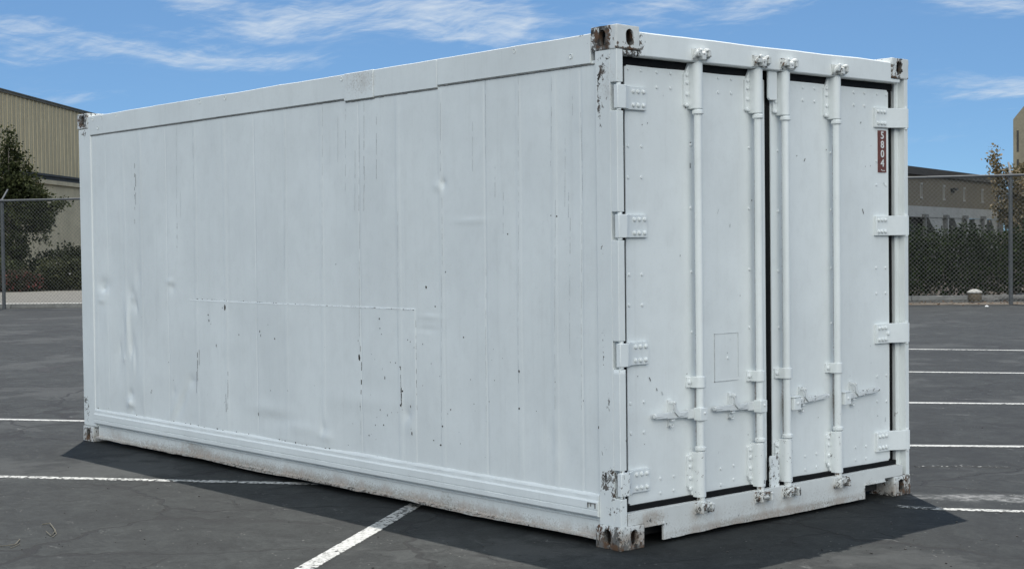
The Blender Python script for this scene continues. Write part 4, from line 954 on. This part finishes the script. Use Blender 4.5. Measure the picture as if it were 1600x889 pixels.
# low brown drum with a white lid at the foot of the hedge
DP = at(1523, 36.1)
t = empty('lidded_drum', DP, 'small brown drum with a domed white lid standing at the foot of the hedge', 'drum')
bm = bmesh.new(); tube(bm, [DP+Z_*.02, DP+Z_*.05, DP+Z_*.19, DP+Z_*.21], [.15, .165, .165, .155], 20)
obj('drum_body', bm, plain('brown_clay', (0.13, 0.10, 0.065), .9, .35, 20), t)
bm = bmesh.new(); tube(bm, [DP+Z_*.212, DP+Z_*.232, DP+Z_*.262, DP+Z_*.29, DP+Z_*.31], [.18, .185, .16, .10, .035], 20)
obj('lid', bm, plain('white_lid', (0.28, 0.275, 0.25), .7, .15, 20), t)
bm = bmesh.new(); MD = at(1566, 36.6)
for k, (dx_, r_, h_) in enumerate(((-.32, .3, .11), (0, .34, .16), (.35, .36, .13), (.75, .4, .11))):
    c = MD+rr*dx_
    bmesh.ops.create_icosphere(bm, subdivisions=3, radius=1, matrix=Matrix.Translation(c)@Matrix.Diagonal((r_, r_*.8, h_, 1)))
for v in bm.verts: v.co += Vector((0, 0, .05*mnoise.noise(v.co*6)))
tag(obj('dirt_mound', bm, plain('grey_mulch', (0.06, 0.06, 0.058), .95, .4, 12, .6, .02)), kind='structure')

# ------------------------------------------------------------------ warehouse on the left
def wall_frame(pA, pB):
    u = (pB-pA); u.z = 0; L = u.length; u.normalize(); nrm = Vector((u.y, -u.x, 0))
    if nrm.dot(CAM-pA) < 0: nrm = -nrm
    return u, nrm, L
def wp(px, dep): return at(px, dep)
zA = 78.0; vp = 905.0
def dep(px): return zA*vp/(vp-px)
A, B = at(-160, dep(-160)), at(330, dep(330)); u, nw, L = wall_frame(A, B)
def whgt(px, py): return CAM.z+((392-0.012*px)-py)*dep(px)/FPX
ztop, zl1, zl0 = whgt(60, 154), whgt(63, 272.5), whgt(63, 281.5)
TAN = plain('tan_metal_siding', (0.43, 0.365, 0.235), .65, .10, 1.2, .1, stretch=(1, 1, .3))
TAN2 = plain('tan_stucco', (0.50, 0.425, 0.285), .9, .14, 0.9, .3)
DTRIM = plain('dark_brown_trim', (0.055, 0.050, 0.042), .7, .2, 2)
wh = empty('warehouse', (A+B)/2, 'big tan warehouse with ribbed metal siding above a smooth wall, behind the left trees', 'building')
bm = bmesh.new(); rib = 0.62; k = int(L/rib); prof = ((0, 0), (.10, 0), (.14, .055), (.24, .055), (.28, 0)); pts = []
for i in range(k):
    for a, b in prof: pts.append(A+u*(i*rib+a*rib/0.62*1.0)+nw*b)
    pts.append(A+u*(i*rib+0.45)+nw*0.0); pts.append(A+u*(i*rib+0.465)+nw*0.02); pts.append(A+u*(i*rib+0.48)+nw*0.0)
for a, b in zip(pts, pts[1:]):
    bm.faces.new([bm.verts.new(p) for p in (a+Z_*zl1, b+Z_*zl1, b+Z_*(ztop-.15), a+Z_*(ztop-.15))])
obj('metal_siding', bm, TAN, wh, smooth=0)
def wbox(bm, t0, t1, o0, o1, z0, z1): prism(bm, [A+u*t0+nw*o0+Z_*z0, A+u*t1+nw*o0+Z_*z0, A+u*t1+nw*o1+Z_*z0, A+u*t0+nw*o1+Z_*z0], Z_*(z1-z0))
bm = bmesh.new(); wbox(bm, 0, L, -25, -.03, 0, ztop-.1); obj('building_shell', bm, TAN2, wh, smooth=0)
bm = bmesh.new(); wbox(bm, 0, L, .0, .12, ztop-.20, ztop-.085); wbox(bm, -.3, L+.3, -25.3, .16, ztop-.08, ztop-.02); obj('roof_edge', bm, plain('tan_brown_trim', (0.13, 0.115, 0.085), .7, .2, 2), wh, smooth=0)
bm = bmesh.new(); wbox(bm, 0, L, -.02, .22, zl0+.02, zl1); wbox(bm, 0, L, -.02, .34, zl1-.10, zl1+.02); obj('gutter', bm, DTRIM, wh, smooth=0)
bm = bmesh.new(); wbox(bm, 0, L, -.025, .30, zl0-.22, zl0+.015); wbox(bm, 0, L, -.025, .12, 0, zl0-.225); obj('base_wall', bm, TAN2, wh, smooth=0)

# ------------------------------------------------------------------ loading-dock building on the right
zA2, vp2 = 100.0, 2250.0
def dep2(px): return zA2*(vp2-1416)/(vp2-px)
def at2(px): return at(px, dep2(px))
A, B = at2(1180), at2(1561); u, nw, L = wall_frame(A, B)
def T2x(px): return (at2(px)-A).dot(u)
def zh2(px, py): return CAM.z+((392-0.012*px)-py)*dep2(px)/FPX
GF = plain('grey_brown_stucco', (0.120, 0.100, 0.072), .9, .10, .8, .3); GL = plain('pale_grey_wall', (0.26, 0.26, 0.25), .9, .12, 1.0, .3); GD = plain('dark_roof_metal', (0.05, 0.045, 0.04), .8, .2, 1.2, .2, stretch=(1, 1, 6))
WHITE = plain('white_trim', (0.25, 0.245, 0.225), .7, .15, 3); BLACK = plain('black_metal', (0.012, 0.012, 0.012), .6)
zr1, zr0 = zh2(1470, 266), zh2(1480, 279.5); zf0 = zh2(1480, 325); zd = zh2(1480, 341)
dk = empty('loading_dock_building', (A+B)/2, 'low grey-brown building with a row of loading docks, behind the hedge on the right', 'building')
bm = bmesh.new(); wbox(bm, 0, L, -30, 0.0, zf0, zr0-.01); obj('upper_wall', bm, GF, dk, smooth=0)
bm = bmesh.new(); wbox(bm, -.2, L+.1, -30.2, .25, zr0, zr0+(zr1-zr0)*.42); wbox(bm, -.2, L+.05, -30.2, .12, zr0+(zr1-zr0)*.43, zr0+(zr1-zr0)*.75); wbox(bm, -.2, L, -30.2, -.05, zr0+(zr1-zr0)*.76, zr1); obj('roof_edge', bm, GD, dk, smooth=0)
bm = bmesh.new(); wbox(bm, 0, L, -.3, .05, zd, zf0-.002); wbox(bm, 0, L, -30, -3.0, 0, zf0-.01); wbox(bm, 0, T2x(1417), -2.9, .05, 0, zd-.003)
cols = [1479, 1511, 1539, 1565]
for i, px in enumerate(cols):
    t = T2x(px); wbox(bm, t-.28, t+.55, -2.9, .05, 0, zd-.003)
obj('lower_wall', bm, GL, dk, smooth=0)
for i, px in enumerate([1450]+cols[:-1]):           # dark dock doors behind slanted side hoods
    a, b = T2x(px)+.56, T2x(([1450]+cols)[i+1])-.29
    if i == 0: a = T2x(1418)
    bm = bmesh.new(); prism(bm, [A+u*a+nw*-1.0+Z_*0.0, A+u*b+nw*-1.0+Z_*0, A+u*b+nw*-1.0+Z_*(zd-.02), A+u*a+nw*-1.0+Z_*(zd-.02)], -nw*.15)
    dd = obj('dock_door', bm, BLACK, dk, smooth=0)
    bm = bmesh.new(); w_ = (b-a); s0 = a+w_*(.55 if i == 0 else .35)
    prism(bm, [A+u*s0+nw*-.02+Z_*(zd-.02), A+u*(b-.01)+nw*-.02+Z_*(zd-.02), A+u*(b-.01)+nw*-.02+Z_*(zd-2.4)], -nw*.5)
    obj('dock_hood', bm, GL, dk, smooth=0)
for px in (1443, 1476, 1506, 1534, 1560):          # T-shaped bumpers between the docks
    t = T2x(px); bm = bmesh.new(); wbox(bm, t-.45, t+.35, .051, .30, zd-.05, zf0-.55); wbox(bm, t-.22, t+.10, .051, .24, .4, zd-.052)
    obj('pilaster', bm, plain('mid_grey_render', (0.10, 0.10, 0.098), .9), dk, smooth=0)
for px, y0, y1 in ((1439.5, 289.5, 308), (1475, 293, 311), (1506.5, 296.5, 313), (1535, 299, 315)):   # narrow framed wall panels
    t = T2x(px); z1_, z0_ = zh2(px, y0), zh2(px, y1); bm = bmesh.new(); w_ = .20
    wbox(bm, t-w_, t-w_+.05, .002, .05, z0_, z1_); wbox(bm, t+w_-.05, t+w_, .002, .05, z0_, z1_); wbox(bm, t-w_-.02, t+w_+.02, .002, .09, z1_+.002, z1_+.14); wbox(bm, t-w_-.02, t+w_+.02, .002, .09, z0_-.14, z0_-.002)
    obj('wall_panel', bm, WHITE, dk, smooth=0)
for px, py in ((1487.5, 297), (1555, 303.5)):
    t = T2x(px); z_ = zh2(px, py); bm = bmesh.new(); wbox(bm, t-.30, t+.30, .002, .42, z_-.07, z_+.10); wbox(bm, t-.20, t-.05, .002, .25, z_-.25, z_-.072)
    obj('wall_lamp', bm, BLACK, dk, smooth=0)
for i in range(6):
    t = L*0.80+i*0.9; bm = bmesh.new(); tube(bm, [A+u*t-nw*3+Z_*zr1, A+u*t-nw*3+Z_*(zr1+.35)], .03, 6); obj('roof_vent', bm, GALV, dk)

# ------------------------------------------------------------------ tall tan block at the right edge
z3 = 120.0; tb = at(1584, z3); tw = empty('tall_block', tb, 'tall tan tower block with narrow vertical windows at the right edge', 'building')
s3 = z3/FPX; ux = (rr*.95-ff*.6).normalized(); nx_ = Vector((ux.y, -ux.x, 0)); nx_ = nx_ if nx_.dot(CAM-tb) > 0 else -nx_
h0 = CAM.z+(373-188)*s3; h1 = CAM.z+(373-168)*s3; h2 = CAM.z+(373-140)*s3
TTAN = plain('tan_concrete', (0.28, 0.245, 0.175), .9, .15, .6, .3)
bm = bmesh.new(); prism(bm, [tb, tb+ux*9, tb+ux*9+Z_*(h1+6), tb+ux*.85+Z_*h1, tb+Z_*h0], -nx_*9); prism(bm, [tb+ux*.86-nx_*.3, tb+ux*9-nx_*.3, tb+ux*9-nx_*.3+Z_*(h2+.02), tb+ux*.86-nx_*.3+Z_*h2], -nx_*8)
obj('wall', bm, TTAN, tw, smooth=0)
for i in range(10):
    a = .28+i*.8; 
    for j in range(6):
        zt = h0-.9-j*2.3; bm = bmesh.new(); prism(bm, [tb+ux*a+Z_*(zt-1.7)+nx_*.003, tb+ux*(a+.16)+Z_*(zt-1.7)+nx_*.003, tb+ux*(a+.16)+Z_*zt+nx_*.003, tb+ux*a+Z_*zt+nx_*.003], nx_*.02); obj('window', bm, DTRIM, tw, smooth=0)

# ------------------------------------------------------------------ small things on the asphalt
bm = bmesh.new(); rnd = random.Random(3)
for _ in range(260):
    px, py = rnd.uniform(-20, 1620), 889-abs(rnd.gauss(0, 110)); 
    if py < 560: continue
    g = G(px, py)
    if -6.3 < g.x < 0.05 and -0.03 < g.y < 2.5: continue
    r_ = rnd.choice((.002, .003, .003, .005))*rnd.uniform(.7, 1.2)
    bmesh.ops.create_icosphere(bm, subdivisions=1, radius=r_, matrix=Matrix.Translation((g.x, g.y, r_*.5))@Matrix.Diagonal((rnd.uniform(.8, 1.6), rnd.uniform(.8, 1.4), .7, 1)))
tag(obj('gravel', bm, plain('dark_grit', (0.05, 0.048, 0.045), .9, .8, 3, 0), smooth=0), kind='stuff')
STRAW = plain('dry_straw', (0.12, 0.11, 0.085), .9, .2, 30, 0)
for pts, lab in ((((66, 820), (78, 820), (84, 826), (86, 833), (80, 838), (72, 833)), 'curled wisp of dry grass on the asphalt at the left'), (((0, 854), (14, 855), (24, 851), (29, 848), (31, 843)), 'bent dry straw on the asphalt by the left edge')):
    bm = bmesh.new()
    tube(bm, [G(a, b)+Z_*(.004+.008*(i % 2)) for i, (a, b) in enumerate(pts)], .0028, 5)
    tube(bm, [G(a+2, b+2)+Z_*.005 for i, (a, b) in enumerate(pts[1:-1])], .002, 5)
    tag(obj('dry_grass', bm, STRAW), lab, 'dry grass')
p = G(1542, 480.5); bm = bmesh.new(); bmesh.ops.create_icosphere(bm, subdivisions=1, radius=.042, matrix=Matrix.Translation(p+Z_*.025)@Matrix.Diagonal((1, 1.4, .6, 1)))
tag(obj('paper_scrap', bm, DIGIT, smooth=0), 'crumpled white paper scrap lying on the asphalt near the right fence post', 'litter')

# dead leaves blown along the kerb on the right
vs, fs = [], []; rnd = random.Random(9)
for _ in range(420):
    p = FA+fu*(FL*0.62+rnd.random()*FL*0.5)+fn*rnd.gauss(0.9, 0.6); p.z = 0.012
    a = Vector((rnd.gauss(0, 1), rnd.gauss(0, 1), rnd.gauss(0, .3))).normalized(); b = Vector((-a.y, a.x, rnd.gauss(0, .5))).normalized(); l = rnd.uniform(.02, .05); i = len(vs)
    vs += [p-a*l, p+b*l*.45+Z_*.006, p+a*l, p-b*l*.45+Z_*.004]; fs.append((i, i+1, i+2, i+3))
me = bpy.data.meshes.new('fallen_leaves'); me.from_pydata([tuple(v) for v in vs], [], fs); me.materials.append(leaf_mat('dead_leaves', (0.05, 0.035, 0.022), (0.17, 0.10, 0.06)))
tag(link('fallen_leaves', me), kind='stuff')
